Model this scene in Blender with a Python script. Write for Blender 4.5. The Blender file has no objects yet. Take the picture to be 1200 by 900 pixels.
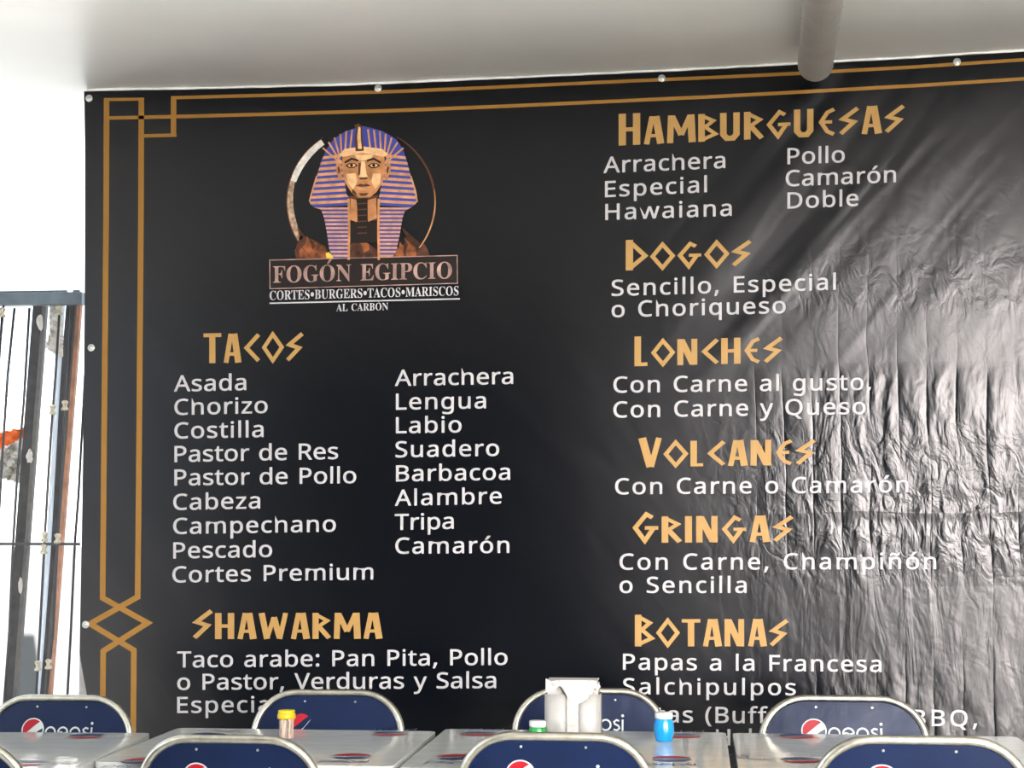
import bpy, bmesh, math, random, json
from mathutils import Vector, Matrix
from mathutils.geometry import tessellate_polygon
random.seed(7)
PI = math.pi
S = bpy.context.scene
C = S.collection

# ---------------------------------------------------------------- camera, sky, exposure
F = 2000.0                     # focal length in pixels of a 1200x900 frame
CZ = 1.314                     # eye height
TH = math.atan(162 / F)        # pitch up
PS = math.atan(218 / F * math.cos(TH))   # yaw to the left of the wall normal
cam = bpy.data.cameras.new('camera'); cam.sensor_fit = 'HORIZONTAL'; cam.sensor_width = 36; cam.lens = F / 1200 * 36
cam.clip_start = 0.05
camo = bpy.data.objects.new('camera', cam); C.objects.link(camo)
camo.location = (0, 0, CZ); camo.rotation_euler = (PI / 2 + TH, 0, PS)
S.camera = camo
S.view_settings.view_transform = 'Standard'; S.view_settings.look = 'None'
S.view_settings.gamma = 1; S.view_settings.use_curve_mapping = False
S.view_settings.exposure = 0.13
W = bpy.data.worlds.new('overcast_sky'); S.world = W; W.use_nodes = True
bg = W.node_tree.nodes['Background']; bg.inputs[1].default_value = 1.0
GLOW_AZ = math.radians(20)
SKY, HAZE, GLOW_DIR, GLOW_W = 2.4, 58.0, (math.sin(GLOW_AZ), -math.cos(GLOW_AZ), .135), 8.2
def sky_nodes():                # overcast sky, plus an added bright lobe aimed to mirror in the banner
    nt = W.node_tree; N, L = nt.nodes, nt.links
    tc = N.new('ShaderNodeTexCoord'); d = N.new('ShaderNodeVectorMath'); d.operation = 'DOT_PRODUCT'
    nv = N.new('ShaderNodeVectorMath'); nv.operation = 'NORMALIZE'; L.new(tc.outputs['Generated'], nv.inputs[0])
    L.new(nv.outputs[0], d.inputs[0]); d.inputs[1].default_value = Vector(GLOW_DIR).normalized()
    mr = N.new('ShaderNodeMapRange'); mr.interpolation_type = 'SMOOTHERSTEP'; mr.inputs[1].default_value = math.cos(math.radians(GLOW_W * 2)); mr.inputs[2].default_value = 1.0
    L.new(d.outputs['Value'], mr.inputs[0])
    mx = N.new('ShaderNodeMix'); mx.data_type = 'RGBA'; L.new(mr.outputs[0], mx.inputs[0])
    mx.inputs[6].default_value = (.86 * SKY, .95 * SKY, 1.04 * SKY, 1); mx.inputs[7].default_value = (1.0 * HAZE, .955 * HAZE, .93 * HAZE, 1)
    L.new(mx.outputs[2], bg.inputs[0])
sky_nodes()
sun = bpy.data.lights.new('sun', 'SUN'); sun.energy = 35.0; sun.angle = 0.01; sun.color = (1, .96, .90)
suno = bpy.data.objects.new('sun', sun); C.objects.link(suno); suno.rotation_euler = (math.radians(52), 0, math.radians(-8))   # high, from behind the camera

_c, _s = math.cos(TH), math.sin(TH); _a, _b = math.cos(PS), math.sin(PS)
FW = Vector((-_b * _c, _a * _c, _s)); RT = Vector((_a, _b, 0)); UP = Vector((_b * _s, -_a * _s, _c))
def ray(px, py): return FW + RT * ((px - 600) / F) + UP * ((450 - py) / F)
def at_y(px, py, Y):           # the point of the plane y = Y seen at a pixel of the photograph
    d = ray(px, py); t = Y / d.y
    return Vector((d.x * t, Y, CZ + d.z * t))

# ---------------------------------------------------------------- materials
def mat(name, col, rough=0.5, metal=0.0, spec=0.5, coat=0.0, trans=0.0, bump=None, vary=0.0, vscale=6.0):
    m = bpy.data.materials.new(name); m.use_nodes = True
    nt = m.node_tree; b = nt.nodes['Principled BSDF']
    b.inputs['Base Color'].default_value = (*col, 1); b.inputs['Roughness'].default_value = rough
    b.inputs['Metallic'].default_value = metal; b.inputs['Specular IOR Level'].default_value = spec
    b.inputs['Coat Weight'].default_value = coat; b.inputs['Coat Roughness'].default_value = 0.06
    b.inputs['Transmission Weight'].default_value = trans
    geo = None
    if vary or bump:
        geo = nt.nodes.new('ShaderNodeNewGeometry')
    if vary:
        n = nt.nodes.new('ShaderNodeTexNoise'); n.inputs['Scale'].default_value = vscale; n.inputs['Detail'].default_value = 6
        nt.links.new(geo.outputs['Position'], n.inputs['Vector'])
        r = nt.nodes.new('ShaderNodeValToRGB')
        r.color_ramp.elements[0].position = 0.3; r.color_ramp.elements[1].position = 0.7
        r.color_ramp.elements[0].color = (*[c * (1 - vary) for c in col], 1)
        r.color_ramp.elements[1].color = (*[min(1, c * (1 + vary)) for c in col], 1)
        nt.links.new(n.outputs[0], r.inputs[0]); nt.links.new(r.outputs[0], b.inputs['Base Color'])
    if bump:
        sc, dist = bump
        n = nt.nodes.new('ShaderNodeTexNoise'); n.inputs['Scale'].default_value = sc; n.inputs['Detail'].default_value = 5
        nt.links.new(geo.outputs['Position'], n.inputs['Vector'])
        bp = nt.nodes.new('ShaderNodeBump'); bp.inputs['Distance'].default_value = dist
        nt.links.new(n.outputs[0], bp.inputs['Height']); nt.links.new(bp.outputs[0], b.inputs['Normal'])
    return m

# the folds of the hung vinyl, shared by the sheet and by everything printed on it
def vinyl_group():
    g = bpy.data.node_groups.new('vinyl_folds', 'ShaderNodeTree')
    g.interface.new_socket('Normal', in_out='OUTPUT', socket_type='NodeSocketVector')
    N, L = g.nodes, g.links
    out = N.new('NodeGroupOutput'); geo = N.new('ShaderNodeNewGeometry')
    sep = N.new('ShaderNodeSeparateXYZ'); L.new(geo.outputs['Position'], sep.inputs[0])
    def M(op, a, b=None, c=None):
        n = N.new('ShaderNodeMath'); n.operation = op
        for i, v in enumerate((a, b, c)):
            if v is None: continue
            if isinstance(v, (int, float)): n.inputs[i].default_value = v
            else: L.new(v, n.inputs[i])
        return n.outputs[0]
    def ramp(v, a, b):
        n = N.new('ShaderNodeMapRange'); n.interpolation_type = 'SMOOTHSTEP'
        L.new(v, n.inputs[0]); n.inputs[1].default_value = a; n.inputs[2].default_value = b
        return n.outputs[0]
    def noise(scale, detail, rot=0.0, stretch=(1, 1, 1), dist=0.0):
        mp = N.new('ShaderNodeMapping'); mp.vector_type = 'POINT'
        mp.inputs['Scale'].default_value = stretch; mp.inputs['Rotation'].default_value = (0, 0, 0)
        ro = N.new('ShaderNodeVectorRotate'); ro.rotation_type = 'Y_AXIS'; ro.inputs['Angle'].default_value = rot
        L.new(geo.outputs['Position'], ro.inputs['Vector']); L.new(ro.outputs[0], mp.inputs['Vector'])
        n = N.new('ShaderNodeTexNoise'); n.inputs['Scale'].default_value = scale; n.inputs['Detail'].default_value = detail
        n.inputs['Distortion'].default_value = dist
        L.new(mp.outputs[0], n.inputs['Vector']); return n.outputs[0]
    X, Z = sep.outputs[0], sep.outputs[2]
    right = ramp(X, -0.15, 0.75)
    wob = M('MULTIPLY', M('SUBTRACT', noise(3.0, 4), 0.5), 0.045)
    ph = M('MULTIPLY', M('ADD', X, wob), PI / 0.0925)
    ridge = M('POWER', M('ABSOLUTE', M('SINE', ph)), 0.42)                             # pleats with a sharp valley
    tall = M('MAXIMUM', M('MULTIPLY', ramp(Z, 1.08, 1.20), ramp(Z, 1.86, 1.74)), M('MULTIPLY', ramp(Z, 1.02, .62), 1.0))
    faint = M('MULTIPLY', ramp(Z, 2.50, 2.25), 0.16)
    pl_amt = M('MULTIPLY', M('MULTIPLY', ramp(X, 0.05, 0.55), M('MAXIMUM', tall, faint)), ramp(noise(4.5, 3, 0, (1.6, 1, .7), .5), 0.34, 0.66))
    pleats = M('MULTIPLY', M('MULTIPLY', ridge, pl_amt), PLEAT)
    dmask = M('MULTIPLY', M('MULTIPLY', ramp(X, -0.35, 0.35), ramp(X, 1.15, 0.65)), ramp(Z, 1.6, 2.2))
    diag = M('MULTIPLY', M('MULTIPLY', noise(2.3, 2, math.radians(50), (0.30, 1, 2.0), 0.5), dmask), DIAG)
    vert = M('MULTIPLY', M('MULTIPLY', noise(5.0, 4, 0, (2.4, 1, 0.7), 0.8), M('MULTIPLY', right, ramp(Z, 1.9, 1.7))), VERT)
    cr = M('ABSOLUTE', M('SUBTRACT', noise(13.0, 5, 0.2, (1.3, 1, .75), 0.7), 0.5))
    band = M('MAXIMUM', M('MULTIPLY', ramp(Z, 1.06, 1.22), ramp(Z, 1.72, 1.52)), M('MULTIPLY', M('MULTIPLY', ramp(Z, 1.96, 2.03), ramp(Z, 2.22, 2.12)), 0.45))
    crumple = M('MULTIPLY', M('MULTIPLY', cr, M('MULTIPLY', right, M('ADD', band, 0.22))), CRUM)
    crease = M('MULTIPLY', M('ABSOLUTE', M('SUBTRACT', Z, M('ADD', 1.345, M('MULTIPLY', wob, 0.8)))), M('MULTIPLY', right, M('MULTIPLY', ramp(Z, 1.27, 1.33), ramp(Z, 1.43, 1.36))))
    soft = M('ADD', M('MULTIPLY', noise(5.0, 4, 0.7, (1, 1, 0.5)), SOFT), M('MULTIPLY', crease, -0.05))
    tot = M('ADD', M('ADD', M('ADD', pleats, diag), M('ADD', crumple, vert)), soft)
    bp = N.new('ShaderNodeBump'); bp.inputs['Strength'].default_value = 1.0; bp.inputs['Distance'].default_value = 1.0
    L.new(tot, bp.inputs['Height']); L.new(bp.outputs[0], out.inputs[0])
    return g
PLEAT, DIAG, VERT, CRUM, SOFT = 0.0030, 0.012, 0.0035, 0.0052, 0.0018
VG = vinyl_group()
def vinyl(name, col, rough=0.42, metal=0.0, vary=0.0, spec=0.2, vscale=40):
    m = mat(name, col, rough, metal, spec, vary=vary, vscale=vscale); nt = m.node_tree
    n = nt.nodes.new('ShaderNodeGroup'); n.node_tree = VG
    nt.links.new(n.outputs[0], nt.nodes['Principled BSDF'].inputs['Normal'])
    return m
def vinyl_sheet():              # black print under a soft film gloss
    m = bpy.data.materials.new('vinyl_black'); m.use_nodes = True; nt = m.node_tree; N, L = nt.nodes, nt.links
    N.remove(N['Principled BSDF']); g = N.new('ShaderNodeGroup'); g.node_tree = VG
    d = N.new('ShaderNodeBsdfDiffuse'); d.inputs[0].default_value = (0.0022, 0.0030, 0.0050, 1)
    s = N.new('ShaderNodeBsdfAnisotropic'); s.distribution = 'BECKMANN'; s.inputs['Roughness'].default_value = GLOSS_R; s.inputs[0].default_value = (1, .96, .95, 1)
    f = N.new('ShaderNodeFresnel'); f.inputs[0].default_value = 1.42
    for n in (d, s, f): L.new(g.outputs[0], n.inputs['Normal'])
    x = N.new('ShaderNodeMixShader'); L.new(f.outputs[0], x.inputs[0]); L.new(d.outputs[0], x.inputs[1]); L.new(s.outputs[0], x.inputs[2])
    L.new(x.outputs[0], N['Material Output'].inputs[0]); return m
GLOSS_R = 0.27
V_black = vinyl_sheet()
V_gold = vinyl('print_border_gold', (0.265, 0.130, 0.024), 0.42, spec=.2)
V_head = vinyl('print_heading_gold', (0.355, 0.205, 0.066), 0.42, spec=.2)
V_white = vinyl('print_white', (0.40, 0.385, 0.395), 0.42, spec=.2)
V_blue = vinyl('print_blue', (0.045, 0.055, 0.26))
V_sand = vinyl('print_sand', (0.50, 0.24, 0.11), vary=0.25)
V_skin = vinyl('print_skin', (0.44, 0.19, 0.075), vary=0.35, vscale=25)
V_skinl = vinyl('print_skin_light', (0.72, 0.44, 0.22), vary=0.2)
V_brown = vinyl('print_brown', (0.085, 0.032, 0.014))
V_dark = vinyl('print_dark', (0.012, 0.008, 0.007))
V_fire = vinyl('print_fire', (0.20, 0.062, 0.020), vary=0.75, vscale=30)
V_fire2 = vinyl('print_fire_dim', (0.06, 0.022, 0.012), vary=0.7, vscale=30)
V_copper = vinyl('print_copper', (0.32, 0.20, 0.17), vary=0.45, vscale=22)
V_ring = vinyl('print_ring', (0.36, 0.25, 0.17), vary=0.7, vscale=60)
V_ringl = vinyl('print_ring_light', (0.62, 0.58, 0.52), vary=0.25, vscale=60)
V_yellow = vinyl('print_yellow', (0.65, 0.45, 0.05))

m_ceil = mat('painted_roof_sheet', (0.84, 0.84, 0.815), 0.42, bump=(1.2, 0.012), vary=0.03, vscale=3)
m_caulk = mat('white_caulk', (0.75, 0.74, 0.71), 0.7, bump=(60, 0.004))
m_wall = mat('rough_grey_plaster', (0.32, 0.31, 0.30), 0.9, bump=(30, 0.006), vary=0.25, vscale=12)
m_room = mat('room_plaster', (0.10, 0.095, 0.09), 0.9, vary=0.08, vscale=2)
m_light = mat('white_plaster', (0.72, 0.71, 0.69), 0.9, vary=0.05, vscale=2)
m_floor = mat('concrete_floor', (0.66, 0.65, 0.62), 0.7, bump=(14, 0.003), vary=0.15, vscale=3)
m_ground = mat('street_ground', (0.20, 0.195, 0.19), 0.9, bump=(9, 0.01), vary=0.2, vscale=2)
m_tube = mat('brushed_steel_tube', (0.56, 0.54, 0.47), 0.30, 1.0, vary=0.18, vscale=45)
m_navy = mat('navy_painted_steel', (0.0014, 0.0085, 0.040), 0.34, spec=.25, bump=(7, 0.004), vary=0.15, vscale=9)
m_table = mat('white_laminate', (0.50, 0.515, 0.505), 0.10, spec=0.22, bump=(16, 0.0012), vary=0.04, vscale=5)
m_edge = mat('table_edge_dark', (0.02, 0.02, 0.02), 0.5)
m_leg = mat('table_leg_metal', (0.25, 0.25, 0.26), 0.4, 0.8)
m_red = mat('logo_red', (0.30, 0.007, 0.016), 0.4, spec=.25)
m_white = mat('logo_white', (0.46, 0.50, 0.49), 0.4, spec=.25)
m_lblue = mat('logo_blue', (0.012, 0.030, 0.12), 0.35)
m_lnavy = mat('logo_navy', (0.006, 0.014, 0.05), 0.35)
m_grey = mat('logo_grey', (0.30, 0.32, 0.36), 0.5)
m_screw = mat('zinc_screw', (0.55, 0.57, 0.56), 0.35, 0.6)
m_galv = mat('galvanised_pipe', (0.56, 0.545, 0.515), 0.45, 0.25, vary=0.07, vscale=14)
m_gate = mat('gate_black_paint', (0.030, 0.033, 0.040), 0.4, vary=0.3, vscale=30)
m_rail = mat('gate_rail_grey', (0.095, 0.130, 0.160), 0.4, vary=0.2, vscale=20)
m_collar = mat('cream_collar', (0.50, 0.46, 0.36), 0.5, 0.2, vary=0.2, vscale=60)
m_post = mat('dark_steel_post', (0.040, 0.040, 0.043), 0.55, vary=0.35, vscale=25)
m_poste = mat('post_flange', (0.12, 0.115, 0.11), 0.6, vary=0.2, vscale=30)
m_wood = mat('brown_wood', (0.36, 0.18, 0.11), 0.7, vary=0.3, vscale=22)
m_bag = mat('white_plastic_film', (0.62, 0.60, 0.56), 0.35, bump=(45, 0.02))
m_orange = mat('orange_fabric', (0.80, 0.16, 0.03), 0.7, bump=(30, 0.02))
m_pvc = mat('pale_blue_pipe', (0.55, 0.63, 0.72), 0.4)
m_metal = mat('dispenser_metal', (0.36, 0.35, 0.335), 0.6, 0.25, vary=0.1, vscale=30)
m_paper = mat('napkin_paper', (0.42, 0.395, 0.375), 0.9, bump=(90, 0.003), vary=0.06, vscale=60)
m_cap = mat('white_cap', (0.60, 0.61, 0.59), 0.4)
m_bluep = mat('blue_plastic', (0.003, 0.23, 0.58), 0.25, coat=0.3)
m_green = mat('green_plastic', (0.008, 0.30, 0.05), 0.3, coat=0.3)
m_yell = mat('yellow_cap', (0.60, 0.42, 0.004), 0.4)
m_clear = mat('clear_plastic', (0.95, 0.95, 0.95), 0.08)
def see_through(m, f):
    nt = m.node_tree; t = nt.nodes.new('ShaderNodeBsdfTransparent'); mx = nt.nodes.new('ShaderNodeMixShader'); mx.inputs[0].default_value = f
    nt.links.new(t.outputs[0], mx.inputs[1]); nt.links.new(nt.nodes['Principled BSDF'].outputs[0], mx.inputs[2]); nt.links.new(mx.outputs[0], nt.nodes['Material Output'].inputs[0])
see_through(m_clear, 0.07)
m_pick = mat('toothpick_wood', (0.62, 0.45, 0.32), 0.7, vary=0.15, vscale=60)
m_pick2 = mat('toothpick_brown_wood', (0.30, 0.17, 0.10), 0.7)
def two_tone():
    m = mat('outside_wall_paint', (0.8, 0.8, 0.78), 0.9); nt = m.node_tree; b = nt.nodes['Principled BSDF']
    g = nt.nodes.new('ShaderNodeNewGeometry'); s = nt.nodes.new('ShaderNodeSeparateXYZ'); nt.links.new(g.outputs['Position'], s.inputs[0])
    r = nt.nodes.new('ShaderNodeValToRGB'); r.color_ramp.interpolation = 'CONSTANT'
    mr = nt.nodes.new('ShaderNodeMapRange'); mr.inputs[1].default_value = 0; mr.inputs[2].default_value = 2.0
    nt.links.new(s.outputs[2], mr.inputs[0]); nt.links.new(mr.outputs[0], r.inputs[0])
    r.color_ramp.elements[0].color = (0.105, 0.11, 0.112, 1); r.color_ramp.elements[1].position = 0.585
    r.color_ramp.elements[1].color = (0.30, 0.30, 0.295, 1)
    nt.links.new(r.outputs[0], b.inputs['Base Color'])
    return m
m_out = two_tone()

# ---------------------------------------------------------------- mesh helpers
class MB:
    lift = None
    def __init__(s): s.v, s.f, s.m, s.sm, s.mats = [], [], [], [], []
    def mi(s, m):
        if m not in s.mats: s.mats.append(m)
        return s.mats.index(m)
    def add(s, vs, fs, m, smooth=False):
        b = len(s.v); s.v += [tuple(p) for p in vs]; i = s.mi(m)
        for f in fs: s.f.append([b + k for k in f]); s.m.append(i); s.sm.append(smooth)
    def box(s, lo, hi, m, M=None):
        vs = [Vector((x, y, z)) for x in (lo[0], hi[0]) for y in (lo[1], hi[1]) for z in (lo[2], hi[2])]
        if M: vs = [M @ p for p in vs]
        s.add(vs, [(0, 1, 3, 2), (4, 6, 7, 5), (0, 4, 5, 1), (2, 3, 7, 6), (0, 2, 6, 4), (1, 5, 7, 3)], m)
    def tube(s, path, r, m, n=12, closed=False, cap=True):
        P = [Vector(p) for p in path]; rings = []; N = len(P); up = None
        for i in range(N):
            a = P[(i - 1) % N] if (closed or i) else P[i]; c = P[(i + 1) % N] if (closed or i < N - 1) else P[i]
            t = (c - a).normalized()
            if up is None: up = t.orthogonal().normalized()
            up = (up - t * up.dot(t)).normalized(); w = t.cross(up)
            rr = r[i] if isinstance(r, (list, tuple)) else r
            rings.append([P[i] + up * rr * math.cos(2 * PI * k / n) + w * rr * math.sin(2 * PI * k / n) for k in range(n)])
        vs = [p for q in rings for p in q]; fs = []
        for i in range(N if closed else N - 1):
            j = (i + 1) % N
            for k in range(n): fs.append((i * n + k, i * n + (k + 1) % n, j * n + (k + 1) % n, j * n + k))
        s.add(vs, fs, m, True)
        if cap and not closed:
            s.add(rings[0], [tuple(range(n))[::-1]], m); s.add(rings[-1], [tuple(range(n))], m)
    def lathe(s, prof, m, n=28, M=None, flute=None):
        vs, fs = [], []
        for i, (r, z) in enumerate(prof):
            for k in range(n):
                a = 2 * PI * k / n; rr = r * (1 + (flute[1] * (0.5 + 0.5 * math.cos(flute[0] * a)) - flute[1] if flute else 0))
                p = Vector((rr * math.cos(a), rr * math.sin(a), z)); vs.append(M @ p if M else p)
        for i in range(len(prof) - 1):
            for k in range(n): fs.append((i * n + k, i * n + (k + 1) % n, (i + 1) * n + (k + 1) % n, (i + 1) * n + k))
        s.add(vs, fs, m, True)
        s.add(vs[:n], [tuple(range(n))[::-1]], m); s.add(vs[-n:], [tuple(range(n))], m)
    def poly(s, contours, fn0, m):                # flat polygon (outer contour first, holes after) placed by fn(x, y)
        s.k = getattr(s, 'k', 0) + 1; e = (s.k % 9) * 3e-5 if fn0 is not None else 0   # printed pieces never share one plane
        fn = (lambda x, y: fn0(x, y) + s.lift * e) if s.lift else fn0
        tri = tessellate_polygon([[Vector((p[0], p[1], 0)) for p in c] for c in contours])
        flat = [p for c in contours for p in c]
        s.add([fn(*p) for p in flat], [tuple(t) for t in tri], m)
    def prism(s, pts, fn, d, m, smooth=False):    # outline extruded along the vector d
        n = len(pts); a = [Vector(fn(*p)) for p in pts]; b = [p + Vector(d) for p in a]
        tri = tessellate_polygon([[Vector((p[0], p[1], 0)) for p in pts]])
        s.add(a, [tuple(t) for t in tri], m); s.add(b, [tuple(t)[::-1] for t in tri], m)
        s.add(a + b, [(i, (i + 1) % n, n + (i + 1) % n, n + i) for i in range(n)], m, smooth)
    def build(s, name, parent=None, bevel=0.0, seg=2, fix=True):
        me = bpy.data.meshes.new(name); me.from_pydata(s.v, [], s.f)
        for m in s.mats: me.materials.append(m)
        for p, i, k in zip(me.polygons, s.m, s.sm): p.material_index = i; p.use_smooth = k
        if fix:
            bm = bmesh.new(); bm.from_mesh(me); bmesh.ops.remove_doubles(bm, verts=bm.verts, dist=1e-6)
            bmesh.ops.recalc_face_normals(bm, faces=bm.faces); bm.to_mesh(me); bm.free()
        o = bpy.data.objects.new(name, me); C.objects.link(o)
        if parent: o.parent = parent
        if bevel:
            b = o.modifiers.new('bevel', 'BEVEL'); b.width = bevel; b.segments = seg; b.limit_method = 'ANGLE'; b.angle_limit = 0.6
        return o
def tag(o, label, cat, group=None, kind=None):
    o['label'] = label; o['category'] = cat
    if group: o['group'] = group
    if kind: o['kind'] = kind
    return o
def empty(name, loc=(0, 0, 0), rz=0.0):
    o = bpy.data.objects.new(name, None); C.objects.link(o); o.location = loc; o.rotation_euler = (0, 0, rz); o.empty_display_size = 0.1
    return o
def struct(o, label=None):
    o['kind'] = 'structure'
    if label: o['label'] = label
    return o
def stroke(pts, w, closed=False):                 # mitred band along a polyline -> list of quads
    P = [Vector((p[0], p[1])) for p in pts]; n = len(P); L, R = [], []
    for i in range(n):
        a = P[i] - P[i - 1] if (i or closed) else P[1] - P[0]
        b = P[(i + 1) % n] - P[i] if (i < n - 1 or closed) else P[i] - P[i - 1]
        a.normalize(); b.normalize()
        na, nb = Vector((-a.y, a.x)), Vector((-b.y, b.x)); q = (na + nb)
        q = q.normalized() if q.length > 1e-5 else na
        k = min(1 / max(q.dot(na), 0.3), 2.4)
        L.append(P[i] + q * w / 2 * k); R.append(P[i] - q * w / 2 * k)
    out = []
    for i in range(n if closed else n - 1):
        j = (i + 1) % n; out.append([tuple(L[i]), tuple(L[j]), tuple(R[j]), tuple(R[i])])
    return out
def arc(cx, cy, r, a0, a1, n=16, ry=None):
    ry = ry or r
    return [(cx + r * math.cos(math.radians(a0 + (a1 - a0) * i / n)), cy + ry * math.sin(math.radians(a0 + (a1 - a0) * i / n))) for i in range(n + 1)]

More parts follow.
